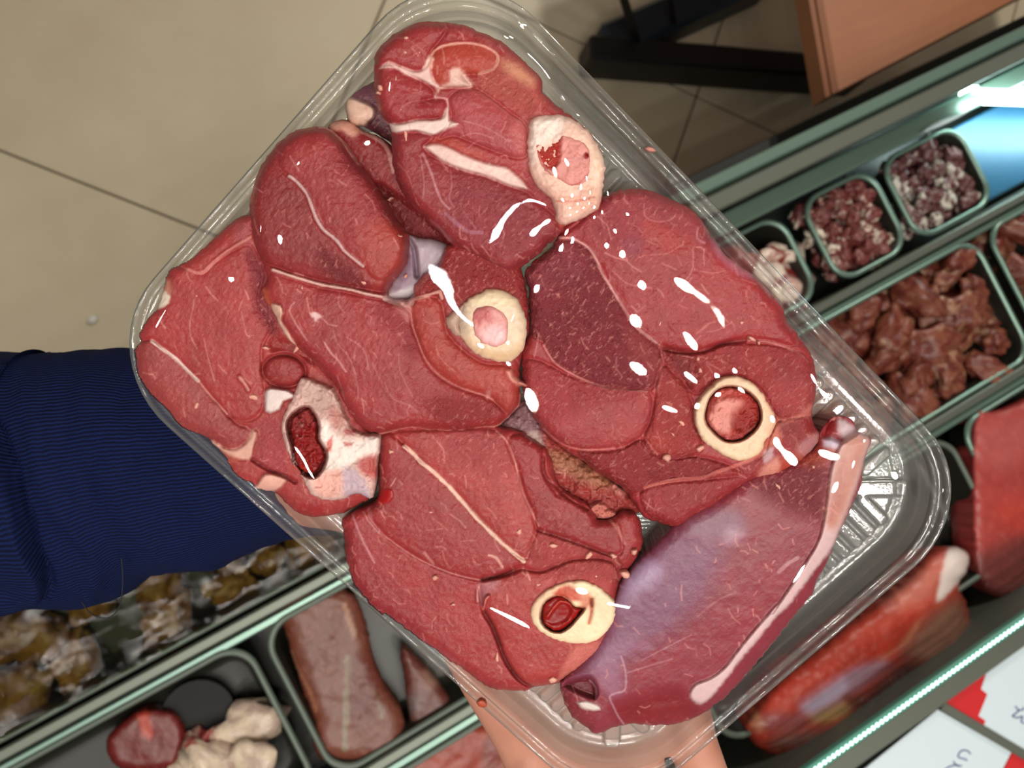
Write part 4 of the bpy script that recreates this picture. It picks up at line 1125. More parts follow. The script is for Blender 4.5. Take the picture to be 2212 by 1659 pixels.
hz = np.zeros_like(X)
rib = np.full_like(X, 1.0)
for k in range(-11, 12):
    y = k * .0066
    if abs(y) < bb - .022:
        for s in (-1, 1):
            rib = np.minimum(rib, capsule(s * (ab - .006), y, s * (ab - .018), y, .0024))
for k in range(-17, 18):
    x = k * .0066
    if abs(x) < ab - .024:
        for s in (-1, 1):
            rib = np.minimum(rib, capsule(x, s * (bb - .006), x, s * (bb - .016), .0024))
for sx in (-1, 1):
    for sy in (-1, 1):
        rib = np.minimum(rib, capsule(sx * (ab - .011), sy * (bb - .011), sx * (ab - .030), sy * (bb - .030), .0034))
hz += .0024 * smooth(.0005, -.0005, rib)
sdb = sd_rrect(X, Y, ab, bb, rb)
hz -= .0006 * np.exp(-((sdb + .003) / .0006) ** 2)
patch = smooth(-.024, -.034, sdb)
hz += .00022 * patch * np.sin((X - Y) * 2600)
inb = sdb < .0004
idx = -np.ones(len(X), int); idx[inb] = np.arange(inb.sum())
g = np.arange(len(X)).reshape(gx.shape)
q = np.stack([g[:-1, :-1].ravel(), g[:-1, 1:].ravel(), g[1:, 1:].ravel(), g[1:, :-1].ravel()], 1)
q = q[inb[q].all(1)]
mesh_obj('base', np.c_[X, Y, hz][inb], idx[q], BASEPL, tray)

# scraps of meat stuck on the rim
for nm, lab, u, v, a, b, r, c in [('meat_scrap', 'round orange scrap stuck on the lower left tray rim', 1041, 1520, 12, 8, 30, (196, 96, 58)),
                                  ('meat_scrap', 'curled pink scrap stuck on the upper right tray rim', 1405, 323, 13, 5, 15, (214, 150, 138))]:
    root = thing(nm, lab, 'meat scrap', MT, T(u, v, 0))
    relief(root, MT, T, ell(u, v, a, b, r, 10), plane(.0011), c, [], {0: 'scrap'}, BONE, step=2.0, rim=b, drop=.0009, thick=.001, jit=.7, seed=77, clamp=False)
    del root['org']

# ================================================================== cling film, stretched over rim and meat
st = .0011
xs = np.arange(-TA, TA + st, st); ys = np.arange(-TB, TB + st, st)
gx, gy = np.meshgrid(xs, ys)
sdr = sd_rrect(gx, gy, TA - .0022, TB - .0022, .0387)
ob = np.full(gx.shape, -.02)
for V in TOPS:
    ix = np.clip(((V[:, 0] + TA) / st).round().astype(int), 0, len(xs) - 1)
    iy = np.clip(((V[:, 1] + TB) / st).round().astype(int), 0, len(ys) - 1)
    np.maximum.at(ob, (iy, ix), V[:, 2])


def shift_max(a):
    b = a.copy()
    for dx in (-1, 0, 1):
        for dy in (-1, 0, 1): b = np.maximum(b, np.roll(np.roll(a, dx, 0), dy, 1))
    return b


def blur(a, k):
    for _ in range(k):
        a = (a + np.roll(a, 1, 0) + np.roll(a, -1, 0) + np.roll(a, 1, 1) + np.roll(a, -1, 1)) / 5
    return a


ob = shift_max(shift_max(ob)) + .0004
fixed = sdr > 0
hf = np.where(fixed, .0004, np.maximum(ob, .0004))
for k in range(1500):
    nb_ = (np.roll(hf, 1, 0) + np.roll(hf, -1, 0) + np.roll(hf, 1, 1) + np.roll(hf, -1, 1)) / 4
    hf = np.where(fixed, .0004, np.maximum(nb_, ob))
# soft edges and a little slack where the sheet hangs free
hf = np.where(fixed, hf, blur(hf, 45) + .0009)
hf = blur(hf, 4)
inf = sdr < .0016
idx = -np.ones(gx.size, int); idx[inf.ravel()] = np.arange(inf.sum())
g = np.arange(gx.size).reshape(gx.shape)
q = np.stack([g[:-1, :-1].ravel(), g[:-1, 1:].ravel(), g[1:, 1:].ravel(), g[1:, :-1].ravel()], 1)
q = q[inf.ravel()[q].all(1)]
film = mesh_obj('cling_film', np.c_[gx.ravel(), gy.ravel(), hf.ravel()][inf.ravel()], idx[q], FILM, None, MT)
tag(film, 'transparent cling film stretched over the meat tray, glinting with lamp reflections', 'film')

# ================================================================== the arm under the tray
def skin_mat():
    m, nt, p, out = new_mat('skin')
    f = tex_noise(nt, 60, 4); g_ = tex_noise(nt, 900, 3)
    nt.links.new(mixc(nt, f, rgba((198, 142, 120)), rgba((170, 110, 92))), p.inputs['Base Color'])
    nt.links.new(bump(nt, g_, .2, .0004), p.inputs['Normal'])
    p.inputs['Roughness'].default_value = .5
    return m


def knit_mat():
    m, nt, p, out = new_mat('navy_knit')
    uv = nt.nodes.new('ShaderNodeTexCoord')
    mp = nt.nodes.new('ShaderNodeMapping'); mp.inputs['Scale'].default_value = (6.0, 1.0, 1)
    nt.links.new(uv.outputs['UV'], mp.inputs[0])
    w = nt.nodes.new('ShaderNodeTexWave'); w.bands_direction = 'Y'; w.wave_profile = 'SIN'
    w.inputs['Scale'].default_value = 62.0; w.inputs['Distortion'].default_value = 2.6
    w.inputs['Detail'].default_value = 2; w.inputs['Detail Scale'].default_value = .6
    nt.links.new(mp.outputs[0], w.inputs[0])
    mp2 = nt.nodes.new('ShaderNodeMapping'); mp2.inputs['Scale'].default_value = (260, 190, 1)
    nt.links.new(uv.outputs['UV'], mp2.inputs[0])
    n2 = nt.nodes.new('ShaderNodeTexNoise'); n2.inputs['Scale'].default_value = 1.0; n2.inputs['Detail'].default_value = 2
    nt.links.new(mp2.outputs[0], n2.inputs[0])
    c = mixc(nt, w.outputs['Fac'], rgba((7, 13, 38)), rgba((17, 32, 80)))
    c = mixc(nt, math_n(nt, 'MULTIPLY', n2.outputs['Fac'], .5), c, rgba((6, 11, 36)))
    nt.links.new(c, p.inputs['Base Color'])
    b = bump(nt, n2.outputs['Fac'], .35, .0006)
    b = bump(nt, w.outputs['Fac'], .55, .0009, b)
    nt.links.new(b, p.inputs['Normal'])
    p.inputs['Roughness'].default_value = .85
    p.inputs['Specular IOR Level'].default_value = .12
    return m


SKIN, KNIT = skin_mat(), knit_mat()


def limb(path, n=28, close=True):
    """path rows: centre (3), half width, half thickness; lofted ellipse tube in tray axes"""
    C_ = np.array([p[:3] for p in path]); w = [p[3] for p in path]; t = [p[4] for p in path]
    v, f, uv = [], [], []
    L = 0
    for i in range(len(C_)):
        d = C_[min(i + 1, len(C_) - 1)] - C_[max(i - 1, 0)]
        d = d / np.linalg.norm(d)
        s = np.cross(d, (0, 0, 1)); s /= np.linalg.norm(s)
        up = np.cross(s, d)
        if i: L += np.linalg.norm(C_[i] - C_[i - 1])
        for k in range(n):
            a = 2 * math.pi * k / n
            v.append(C_[i] + s * math.cos(a) * w[i] + up * math.sin(a) * t[i]); uv.append((L, k / n))
    for i in range(len(C_) - 1):
        for k in range(n):
            a, b = i * n + k, i * n + (k + 1) % n
            f.append((a, b, b + n, a + n))
    if close:
        f.append(tuple(reversed(range(n)))); f.append(tuple(range((len(C_) - 1) * n, len(C_) * n)))
    return np.array(v), f, np.array(uv)


def resample(rows, m):
    rows = np.asarray(rows, float)
    k = spline(rows[:, :2], False, 1e9)
    t = np.linspace(0, len(rows) - 1, m)
    out = []
    for a in t:
        i = min(int(a), len(rows) - 2); x = a - i
        p0, p1, p2, p3 = rows[max(i - 1, 0)], rows[i], rows[i + 1], rows[min(i + 2, len(rows) - 1)]
        out.append(.5 * (2 * p1 + (p2 - p0) * x + (2 * p0 - 5 * p1 + 4 * p2 - p3) * x * x + (3 * p1 - p0 - 3 * p2 + p3) * x ** 3))
    return np.array(out)


def pt(u, v, h):
    return tuple(T(u, v, h))


# hand: forearm, palm, four fingers and thumb, grown together by a voxel remesh
HT = -DEPTH - .0012                    # underside of the tray
hp, hf_ = [], []


def add_limb(rows, n=20, m=None):
    v, f, uv = limb(resample(rows, m or len(rows) * 5), n)
    off = sum(len(a) for a in hp)
    hp.append(v); hf_.extend([tuple(i + off for i in q) for q in f])


add_limb([(*pt(150, 1040, HT - .050), .036, .030), (*pt(480, 990, HT - .045), .034, .028), (*pt(760, 1010, HT - .036), .030, .024),
          (*pt(930, 1100, HT - .026), .031, .021), (*pt(1060, 1240, HT - .020), .038, .019), (*pt(1180, 1400, HT - .0165), .044, .0165),
          (*pt(1285, 1540, HT - .014), .049, .0140), (*pt(1325, 1640, HT - .013), .048, .0125)], 28)
for (u0, v0, u1, v1, L, r) in [(1478, 1560, 1610, 1900, .9, .0104), (1372, 1600, 1450, 1990, 1.0, .0104), (1250, 1640, 1290, 2000, .95, .0098), (1150, 1650, 1120, 1940, .8, .0088)]:
    rows = []
    for t_, dz, k in ((-.25, -.002, 1.15), (0, 0, 1.12), (.33, .001, 1.05), (.62, -.001, .98), (.85, -.006, .92), (1.0, -.010, .72)):
        rows.append((*pt(u0 + (u1 - u0) * t_, v0 + (v1 - v0) * t_, HT - .0115 + dz), r * k, r * k * .95))
    add_limb(rows, 16)
add_limb([(*pt(1130, 1290, HT - .020), .017, .015), (*pt(1280, 1300, HT - .020), .0155, .014), (*pt(1400, 1330, HT - .020), .0135, .0125), (*pt(1510, 1385, HT - .021), .0125, .0115), (*pt(1600, 1440, HT - .024), .0085, .008)], 16)
hm = bpy.data.meshes.new('hand_cage')
hm.from_pydata([tuple(map(float, a)) for a in np.concatenate(hp)], [], hf_)
ho = bpy.data.objects.new('hand_cage', hm); col.objects.link(ho)
md = ho.modifiers.new('grow', 'REMESH'); md.mode = 'VOXEL'; md.voxel_size = .0016
sm = ho.modifiers.new('soft', 'SMOOTH'); sm.iterations = 9; sm.factor = .5
dg = bpy.context.evaluated_depsgraph_get()
me2 = bpy.data.meshes.new_from_object(ho.evaluated_get(dg))
bpy.data.objects.remove(ho); bpy.data.meshes.remove(hm)
co = np.zeros(len(me2.vertices) * 3); me2.vertices.foreach_get('co', co); co = co.reshape(-1, 3)
co[:, 2] = np.minimum(co[:, 2], HT + .0004)          # flattened where it carries the tray
me2.vertices.foreach_set('co', co.ravel())
me2.polygons.foreach_set('use_smooth', [True] * len(me2.polygons)); me2.update()
me2.materials.clear(); me2.materials.append(SKIN)
person = bpy.data.objects.new('person', me2); col.objects.link(person)
person.matrix_world = MT
tag(person, "person's bare hand under the tray and forearm in a navy knitted sleeve", 'person')

# sleeve: (u, upper edge v, lower edge v, height of the axis, half thickness)
rows = []
for (u, a, b, h, th) in [(-220, 800, 1290, -.073, .046), (-100, 775, 1308, -.073, .047), (0, 768, 1296, -.073, .047), (110, 764, 1304, -.073, .047), (190, 762, 1276, -.073, .045),
                         (300, 758, 1238, -.072, .043), (430, 757, 1210, -.070, .041), (600, 762, 1168, -.068, .039), (700, 775, 1136, -.067, .036)]:
    p, q_ = T(u, a, h), T(u, b, h)
    rows.append((*((p + q_) / 2), np.linalg.norm(p - q_) / 2, th))
path = resample(rows, 150)
NS = 130
sv, sf, suv = limb(path, NS, False)
nr = len(path)
axis = path[:, :3]
uu_ = np.repeat(np.linspace(-220, 700, nr), NS)      # photo column along the arm
kk_ = np.tile(np.arange(NS), nr)
vv_ = 1040 + 275 * np.cos(2 * math.pi * kk_ / NS) * 1.0
cen = np.repeat(axis, NS, 0)
out_ = sv - cen; out_ /= np.linalg.norm(out_, axis=1)[:, None]
fold = np.interp(vv_, [765, 800, 880, 960, 1060, 1160, 1230, 1290, 1320], [60, 130, 195, 218, 222, 200, 150, 60, -60])
dd = uu_ - fold
side = 1 - np.abs(np.cos(2 * math.pi * kk_ / NS)) ** 3
disp = .0095 * side * smooth(6, -8, dd) * smooth(-190, -10, dd) - .0045 * side * np.exp(-((dd - 10) / 9) ** 2)
fold2 = fold + 105 + 40 * np.sin(vv_ / 90)
disp += .0034 * side * np.exp(-((uu_ - fold2) / 24) ** 2) + .0024 * side * np.exp(-((uu_ - fold2 - 120) / 40) ** 2)
disp += .0060 * (fbm(uu_ / 120, vv_ / 200 + 3, 4) - .5) + .0030 * (fbm(uu_ / 45, vv_ / 90, 5) - .5)
low = np.exp(-((vv_ - (1190 + .25 * (120 - uu_))) / 26) ** 2) * smooth(230, 60, uu_)
disp -= .004 * low
sv = sv + out_ * disp[:, None]
sv[:, 2] = np.where(uu_ > 250, np.minimum(sv[:, 2], -DEPTH - .003), sv[:, 2])
end0 = (nr - 1) * NS
inner = []                                             # turned-in cuff
for k in range(NS):
    c = axis[-1]; inner.append(c + (sv[end0 + k] - c) * .93 - (axis[-1] - axis[-2]) * 2)
sv2 = np.concatenate([sv, inner])
for k in range(NS):
    a, b = end0 + k, end0 + (k + 1) % NS
    sf.append((a, b, nr * NS + (k + 1) % NS, nr * NS + k))
suv2 = np.concatenate([suv, suv[end0:]])
sl = mesh_obj('sleeve', sv2, sf, KNIT, person, None, True, None, None, suv2)
tag(sl, 'navy blue knitted sleeve with curved folds')
BLACK_T = simple('black_thread', (18, 18, 26), .8)
th = [pt(u, v, -.031) for u, v in spline([(262, 1205), (265, 1240), (264, 1275), (258, 1310), (240, 1332), (220, 1335), (196, 1325), (176, 1300)], False, 4)]
mesh_obj('loose_thread', *tube(th, .00028, 6), BLACK_T, sl)
# ================================================================== floor
def tile_mat():
    m, nt, p, out = new_mat('beige_tile')
    a = tex_noise(nt, 2.2, 5, .6, .5); b = tex_noise(nt, 11, 5, .65); s = tex_noise(nt, 38, 4, .7)
    c = mixc(nt, a, rgba((204, 192, 164)), rgba((182, 164, 134)))
    c = mixc(nt, math_n(nt, 'MULTIPLY', b, .45), c, rgba((214, 206, 186)))
    d = ramp(nt, s, [(.66, (0, 0, 0, 1)), (.8, (1, 1, 1, 1))])
    c = mixc(nt, math_n(nt, 'MULTIPLY', d, .28), c, rgba((104, 92, 76)))
    nt.links.new(c, p.inputs['Base Color'])
    p.inputs['Roughness'].default_value = .42
    return m


TILE = tile_mat()
GROUT = simple('grout', (92, 84, 70), .9)
floor = mesh_obj('floor', *box(-3.2, 4.2, -2.5, 4.2, -.03, -.004), GROUT, None, None, False)
tag(floor, kind='structure')
ceiling = mesh_obj('ceiling', *box(-3.2, 4.2, -2.5, 4.2, CEIL + .03, CEIL + .08), simple('ceiling_paint', (210, 206, 198), .8), None, None, False)
tag(ceiling, kind='structure')
ts = .778
n_ = np.array([.742, .670]); m_ = np.array([.670, -.742])
tv, tf = bevel_box(-ts / 2 + .0022, ts / 2 - .0022, -ts / 2 + .0022, ts / 2 - .0022, -.008, 0, .002)
tme = bpy.data.meshes.new('tile'); tme.from_pydata(tv, [], tf); tme.materials.append(TILE)
ang = math.atan2(n_[1], n_[0])
for i in range(-4, 5):
    for j in range(-4, 4):
        a = .354 + (i + .5) * ts; b = .457 + (j + .5) * ts
        x, y = n_ * a + m_ * b
        if not (-2.7 < x < 3.6 and -1.9 < y < 3.6): continue
        o = bpy.data.objects.new('tile', tme); col.objects.link(o)
        o.parent = floor; o.location = (x, y, 0); o.rotation_euler = (0, 0, ang + (math.pi / 2) * ((i * 3 + j) % 4))
p = W(200, 690, .004)
rng = random.Random(3)


def blob(r, seed, sub=3, amp=.25, fr=1.6):
    import bmesh
    bm = bmesh.new(); bmesh.ops.create_icosphere(bm, subdivisions=sub, radius=1)
    for v in bm.verts:
        c = v.co.copy()
        k = mnoise.noise(c * fr + Vector((seed * 3.1, seed * 1.7, seed))) * amp + mnoise.noise(c * fr * 2.6 + Vector((seed, 5, 2))) * amp * .45
        v.co = Vector((c.x * r[0], c.y * r[1], c.z * r[2])) * (1 + k)
    vs = [tuple(v.co) for v in bm.verts]; fs = [tuple(v.index for v in f.verts) for f in bm.faces]
    bm.free()
    return vs, fs


PALE = simple('pale_grit', (214, 214, 206), .7, 0, 300, .3)
o = mesh_obj('litter_pebble', *blob((.011, .009, .006), 4, 2), PALE, None, None, True)
o.location = tuple(p)
tag(o, 'tiny white crumb lying alone on the beige tiles', 'crumb')

# ================================================================== table beyond the counter
def wood_mat():
    m, nt, p, out = new_mat('worn_wood')
    g_ = tex_noise(nt, 9, 6, .6, .4, (1, 7, 1)); b = tex_noise(nt, 5, 3)
    c = mixc(nt, g_, rgba((164, 98, 56)), rgba((130, 70, 38)))
    c = mixc(nt, math_n(nt, 'MULTIPLY', b, .5), c, rgba((170, 124, 100)))
    nt.links.new(c, p.inputs['Base Color']); p.inputs['Roughness'].default_value = .45
    return m


WOOD = wood_mat()
WEDGE = simple('wood_edge', (134, 76, 36), .5, 0, None, .2, .3)
STEEL = simple('black_steel', (20, 20, 22), .45, .2)
STEELB = simple('blue_black_steel', (24, 36, 46), .4, .2)
tbl = empty('work_table', Matrix.Translation((1.4, .6, 0)), 'wooden table on black steel legs standing beyond the counter', 'table')


def rel(vf, o=(1.4, .6, 0)):
    return [(a[0] - o[0], a[1] - o[1], a[2] - o[2]) for a in vf[0]], vf[1]


ZT = .70
c0 = W(1812, 196, ZT); c1 = W(2180, 5, ZT); c2 = W(1778, 0, ZT)
ux = (c1 - c0)[:2]; ux /= np.linalg.norm(ux)
uy = (c2 - c0)[:2]; uy /= np.linalg.norm(uy)


def slab(pt0, a0, a1, b0, b1, z0, z1):
    vs = []
    for z in (z0, z1):
        for a, b in ((a0, b0), (a1, b0), (a1, b1), (a0, b1)):
            q_ = pt0[:2] + ux * a + uy * b
            vs.append((q_[0], q_[1], z))
    return vs, [(3, 2, 1, 0), (4, 5, 6, 7), (0, 1, 5, 4), (1, 2, 6, 5), (2, 3, 7, 6), (3, 0, 4, 7)]


for k in range(3):
    mesh_obj('plank', *rel(slab(c0, .0, 1.1, .31 * k, .31 * k + .308, ZT - .03, ZT)), WOOD, tbl, None, False)
mesh_obj('edge_band', *rel(slab(c0, -.014, -.001, 0, .93, ZT - .035, ZT + .001)), WEDGE, tbl, None, False)
mesh_obj('edge_band', *rel(slab(c0, -.026, -.016, 0, .93, ZT - .036, ZT - .001)), WEDGE, tbl, None, False)
b0, b1 = W(1262, 122, .06), W(1850, 168, .06)
mesh_obj('base_rail', *rel(bar(b0, b1, .06, .10)), STEEL, tbl, None, False)
b2 = W(1560, -40, .06)
d_ = (W(1345, 108, .06), W(1640, -30, .06))
mesh_obj('base_rail', *rel(bar(W(1300, 108, .05), W(1640, -45, .05), .085, .10)), STEELB, tbl, None, False)
mesh_obj('leg', *rel(bar(W(1376, 92, .09), W(1330, -60, .40), .018, .018)), STEEL, tbl, None, False)
mesh_obj('leg', *rel(bar(W(1456, 52, .09), W(1438, -60, .36), .012, .012)), STEEL, tbl, None, False)
mesh_obj('leg', *rel(bar(W(1788, 150, .10), W(1757, -20, .62), .035, .035)), STEEL, tbl, None, False)
mesh_obj('leg', *rel(bar((2.0, 1.0, 0), (2.0, 1.0, ZT - .03), .04, .04)), STEEL, tbl, None, False)
foot = W(1775, 140, .02)
mesh_obj('caster', *rel(tube([foot + np.array([0, 0, -.02]), foot + np.array([0, 0, .05])], .03, 14)), STEEL, tbl, None, True)

# ================================================================== the refrigerated counter
ZR = .78                        # height of the tray rims inside
METAL = simple('brushed_steel', (112, 118, 108), .45, .5, 260, .05)
TEALM = simple('teal_tinted_steel', (122, 150, 138), .35, .6)
INNER = simple('dark_liner', (46, 49, 44), .4, .1, 40, .1, .3)
BODYM = simple('dark_cabinet', (20, 20, 22), .5)
MATTBLACK = simple('matte_black', (8, 8, 9), .7)
WHITEP = simple('white_print', (214, 231, 240), .5)
REDP = simple('red_print', (206, 34, 40), .5)
INK = simple('blue_ink', (40, 52, 130), .6)
LEDM = glow('led_glow', (214, 255, 246), 2.6)
DIFFU = simple('milky_teal_plastic', (84, 150, 132), .35)
TUBE = glow('lit_tube', (222, 252, 255), 9.0)
GLASS = clear('green_counter_glass', (214, 236, 226), (60, 120, 100), .02, 1.5, 2.0)
BLUEP = simple('blue_liner', (40, 92, 124), .35, .1)

case = empty('display_counter', Matrix.Translation((.3, -.22, 0)), 'long refrigerated meat counter with steel rails and dark liner', 'display counter')
OC = (.3, -.22, 0)
YA, YD1, YD2, YF = .112, -.105, -.326, -.552
XL, XR = -1.2, 1.5


def cbox(name, x0, x1, y0, y1, z0, z1, mat, b=.003, parent=None):
    return mesh_obj(name, *rel(bevel_box(x0, x1, y0, y1, z0, z1, b), OC), mat, parent or case, None, False)


cbox('cabinet', XL, XR, -.72, YA - .02, .12, .66, BODYM)
cbox('plinth', XL + .05, XR - .05, -.66, YA - .08, .0, .12, BODYM)
cbox('back_box', .60, XR, YA + .003, .164, .10, .60, BODYM)  # plain black box filling the dark band behind the rail
cbox('side_panel', 1.02, 1.325, -.09, .035, .735, .745, BLUEP)
cbox('liner_floor', XL, XR, -.62, YA - .022, .66, .69, INNER)
cbox('back_panel', XL, XR, YA - .02, YA - .006, .66, .84, TEALM)
cbox('top_rail', XL, XR, YA - .014, YA + .002, .842, .862, TEALM, .002)
cbox('top_rail', XL, XR, YA - .040, YA - .017, .836, .852, METAL, .002)
cbox('inner_ledge', XL, XR, YA - .068, YA - .042, .795, .812, TEALM, .002)
for yy in (YD1, YD2):
    cbox('divider_rail', XL, XR, yy - .006, yy + .006, .69, ZR + .004, METAL, .002)
    cbox('divider_rail', XL, XR, yy - .019, yy - .009, ZR - .03, ZR - .004, TEALM, .002)
cbox('end_panel', 1.33, 1.36, -.56, YA - .02, .66, .84, BLUEP)
dk = W(430, 1545, .728)
mesh_obj('black_disc', *rel(tube([dk - np.array([0, 0, .012]), dk + np.array([0, 0, .006])], .042, 28), OC), MATTBLACK, case, None, False)  # plain black disc set over the basin floor
# front: led strip in its channel, holder for the price cards
ZL = .90
cbox('led_channel', XL, XR, YF - .030, YF - .006, ZL - .02, ZL - .006, METAL, .002)
strip = cbox('led_strip', XL, XR, YF - .006, YF + .006, ZL - .012, ZL - .003, DIFFU, .001)
bv, bf = blob((.0023, .0023, .0016), 1, 2, 0)
bme = bpy.data.meshes.new('led'); bme.from_pydata(bv, [], bf); bme.materials.append(LEDM)
bme.polygons.foreach_set('use_smooth', [True] * len(bme.polygons))
for k in range(-6, 92):
    o = bpy.data.objects.new('led', bme); col.objects.link(o)
    o.parent = strip; o.location = (  .28 + k * .0066 - OC[0], YF - .0005 - OC[1], ZL - .003)
cbox('front_panel', XL, XR, YF - .20, YF - .032, .66, ZL - .035, METAL, .003)
# light tube inside, far right
ta, tb = W(2085, 205, .80), W(2420, 215, .80)
lt = mesh_obj('light_tube', *rel(tube([ta + (tb - ta) * t_ for t_ in np.linspace(0, 1, 8)], .013, 14), OC), TUBE, case)
lamp_d = bpy.data.lights.new('counter_tube_light', 'AREA'); lamp_d.shape = 'RECTANGLE'; lamp_d.size = .30; lamp_d.size_y = .02
lamp_d.energy = .6; lamp_d.color = (.78, 1.0, .94)
lo_ = bpy.data.objects.new('counter_tube_light', lamp_d); col.objects.link(lo_)
lo_.location = ((ta[0] + tb[0]) / 2, (ta[1] + tb[1]) / 2 - .02, .83)
lo_.rotation_euler = (math.radians(25), 0, math.atan2(tb[1] - ta[1], tb[0] - ta[0]))


def flat(name, pts, z, mat, parent, th=.0012, org=(0, 0, 0)):
    n = len(pts)
    P3 = [W(u, v, z) for u, v in pts]
    a = 0
    for i in range(n):
        a += P3[i][0] * P3[(i + 1) % n][1] - P3[(i + 1) % n][0] * P3[i][1]
    if a < 0: P3 = P3[::-1]
    vs = [(p_[0] - org[0], p_[1] - org[1], p_[2] - org[2]) for p_ in P3] + [(p_[0] - org[0], p_[1] - org[1], p_[2] - th - org[2]) for p_ in P3]
    fs = [tuple(range(n)), tuple(reversed(range(n, 2 * n)))] + [(i, n + i, n + (i + 1) % n, (i + 1) % n) for i in range(n)]
    return mesh_obj(name, vs, fs, mat, parent, None, False)


def ribbon(name, pts, w, z, mat, parent, org):
    s = spline(pts, False, 1.5)
    d = np.gradient(s, axis=0); d /= np.linalg.norm(d, axis=1)[:, None] + 1e-9
    nn = np.c_[-d[:, 1], d[:, 0]]
    return flat(name, np.concatenate([s + nn * w / 2, (s - nn * w / 2)[::-1]]), z, mat, parent, .0003, org)


KP = lambda s: K(1912, 1209, s)
KQ = lambda s: K(1600, 1209, s)
ZP = ZL - .022
c_ = W(2000, 1640, ZP)
card = empty('price_card', Matrix.Translation(tuple(c_)), 'pale price card with blue handwriting left of the grey card divider', 'price card', 'price cards')
flat('card', KP('420,1195 1005,1535 940,1659 760,1990 -560,1990'), ZP, WHITEP, card, .002, c_)
flat('red_border', KP('1012,1540 1300,1710 1100,2060 770,1990 946,1659'), ZP, REDP, card, .002, c_)
for s_ in ('1832,1548 1805,1522 1765,1520 1738,1545 1735,1572 1765,1584 1795,1592 1800,1604', '1695,1606 1722,1640 1762,1643', '1735,1636 1690,1640 1640,1662 1610,1690'):
    ribbon('handwriting', KQ(s_), 2.6, ZP + .0005, INK, card, c_)
c_ = W(2170, 1500, ZP)
card = empty('price_card', Matrix.Translation(tuple(c_)), 'price card with stepped red edge right of the grey card divider', 'price card', 'price cards')
flat('card', KP('815,885 765,1030 815,1072 745,1245 800,1282 782,1335 1110,1530 1700,1880 1900,900 1300,480'), ZP, WHITEP, card, .002, c_)
flat('red_border', KP('808,892 480,1142 782,1335 800,1282 745,1245 815,1072 765,1030'), ZP, REDP, card, .002, c_)
for s_ in ('1035,1168 1060,1195 1045,1222 1015,1245 1050,1258 1095,1250 1085,1290 1115,1305', '1058,1205 1110,1190', '1100,1176 1104,1182'):
    ribbon('handwriting', KP(s_), 2.6, ZP + .0005, INK, card, c_)
hb0, hb1 = KP('445,1160')[0], KP('1250,1640')[0]
mesh_obj('card_divider', *rel(bar(W(*hb0, ZP + .001), W(*hb1, ZP + .001), .011, .007), OC), METAL, case, None, False)

# ---- containers inside
CONT = simple('smoked_container', (36, 37, 32), .35, .05)
RIMM = simple('dimmed_container_rim', (96, 108, 98), .45, .2)  # rim colour darkened to imitate the dim left end of the counter


def container(label, x0, x1, y0, y1, mat=None, rimmat=None, r=.035, depth=.062, name='food_container', group='containers in the counter'):
    cx, cy, a, b = (x0 + x1) / 2, (y0 + y1) / 2, (x1 - x0) / 2, (y1 - y0) / 2
    root = empty(name, Matrix.Translation((cx, cy, ZR - depth)), label, 'food container', group)
    prof = [(0, depth - .004), (.001, depth), (.005, depth + .001), (.007, depth - .003), (.010, depth - .02), (.013, .012), (.018, .003), (.026, 0)]
    v, f = [], []
    for (i, z) in prof: v += [(x, y, z) for x, y in rrect(a - i, b - i, max(r - .6 * i, .01), 8)]
    m = len(v) // len(prof)
    for k in range(len(prof) - 1):
        for j in range(m): f.append((k * m + j, (k + 1) * m + j, (k + 1) * m + (j + 1) % m, k * m + (j + 1) % m))
    f = [tuple(reversed(q_)) for q_ in f]
    nr_ = 3 * m
    mesh_obj('rim', v[:4 * m], f[:nr_], rimmat or (TEALM if x0 > .4 else RIMM), root)  # left containers take the darkened rim copy
    fb = [tuple(i - 3 * m for i in q_) for q_ in f[nr_:]] + [tuple(range(4 * m, 5 * m))]
    mesh_obj('basin', v[3 * m:], fb, mat or CONT, root)
    return root


container('container of pale bone-in meat, nearest of the far row to the held tray', .50, .668, -.092, .040)
container('container of small red and white offal pieces in the far row, middle one', .700, .832, -.092, .040)
container('rightmost container of the far row, under the lit tube', .846, 1.000, -.092, .040)
container('long container of yellowish pieces below the navy sleeve', -.66, .05, -.094, .050)
container('container of dark long meat strips under the tray, left of the rail', -.185, .24, -.318, -.120)
container('leftmost container of the middle row, with the bony chunk', -.62, -.200, -.318, -.120)
container('container heaped with brown bony chunks right of the held tray', .50, .935, -.318, -.120)
container('container at the right edge beyond the chunk heap', .955, 1.30, -.318, -.120)
container('front row container holding the big leg', .25, .745, -.545, -.345)
container('front row container of red slabs at the right edge', .765, 1.12, -.545, -.345)
container('front row container under the bottom corner of the tray', -.20, .235, -.545, -.345)


# ---- loose pieces in the counter
def chunk_mat(name, c1, c2, c3, sc=60, rough=.35, rnd=.16):
    m, nt, p_, out = new_mat(name)
    n1 = tex_noise(nt, sc, 4, .6, .8); n2 = tex_noise(nt, sc * .5, 3, .6, 1.0)
    oi = nt.nodes.new('ShaderNodeObjectInfo')
    c = ramp(nt, n1, [(.42, rgba(c1)), (.58, rgba(c2))])
    k = math_n(nt, 'ADD', n2, math_n(nt, 'MULTIPLY', oi.outputs['Random'], rnd))
    c = mixc(nt, ramp(nt, k, [(.62, (0, 0, 0, 1)), (.72, (1, 1, 1, 1))]), c, rgba(c3))
    nt.links.new(c, p_.inputs['Base Color']); p_.inputs['Roughness'].default_value = rough
    nt.links.new(bump(nt, tex_noise(nt, sc * 4, 3), .4, .003), p_.inputs['Normal'])
    return m


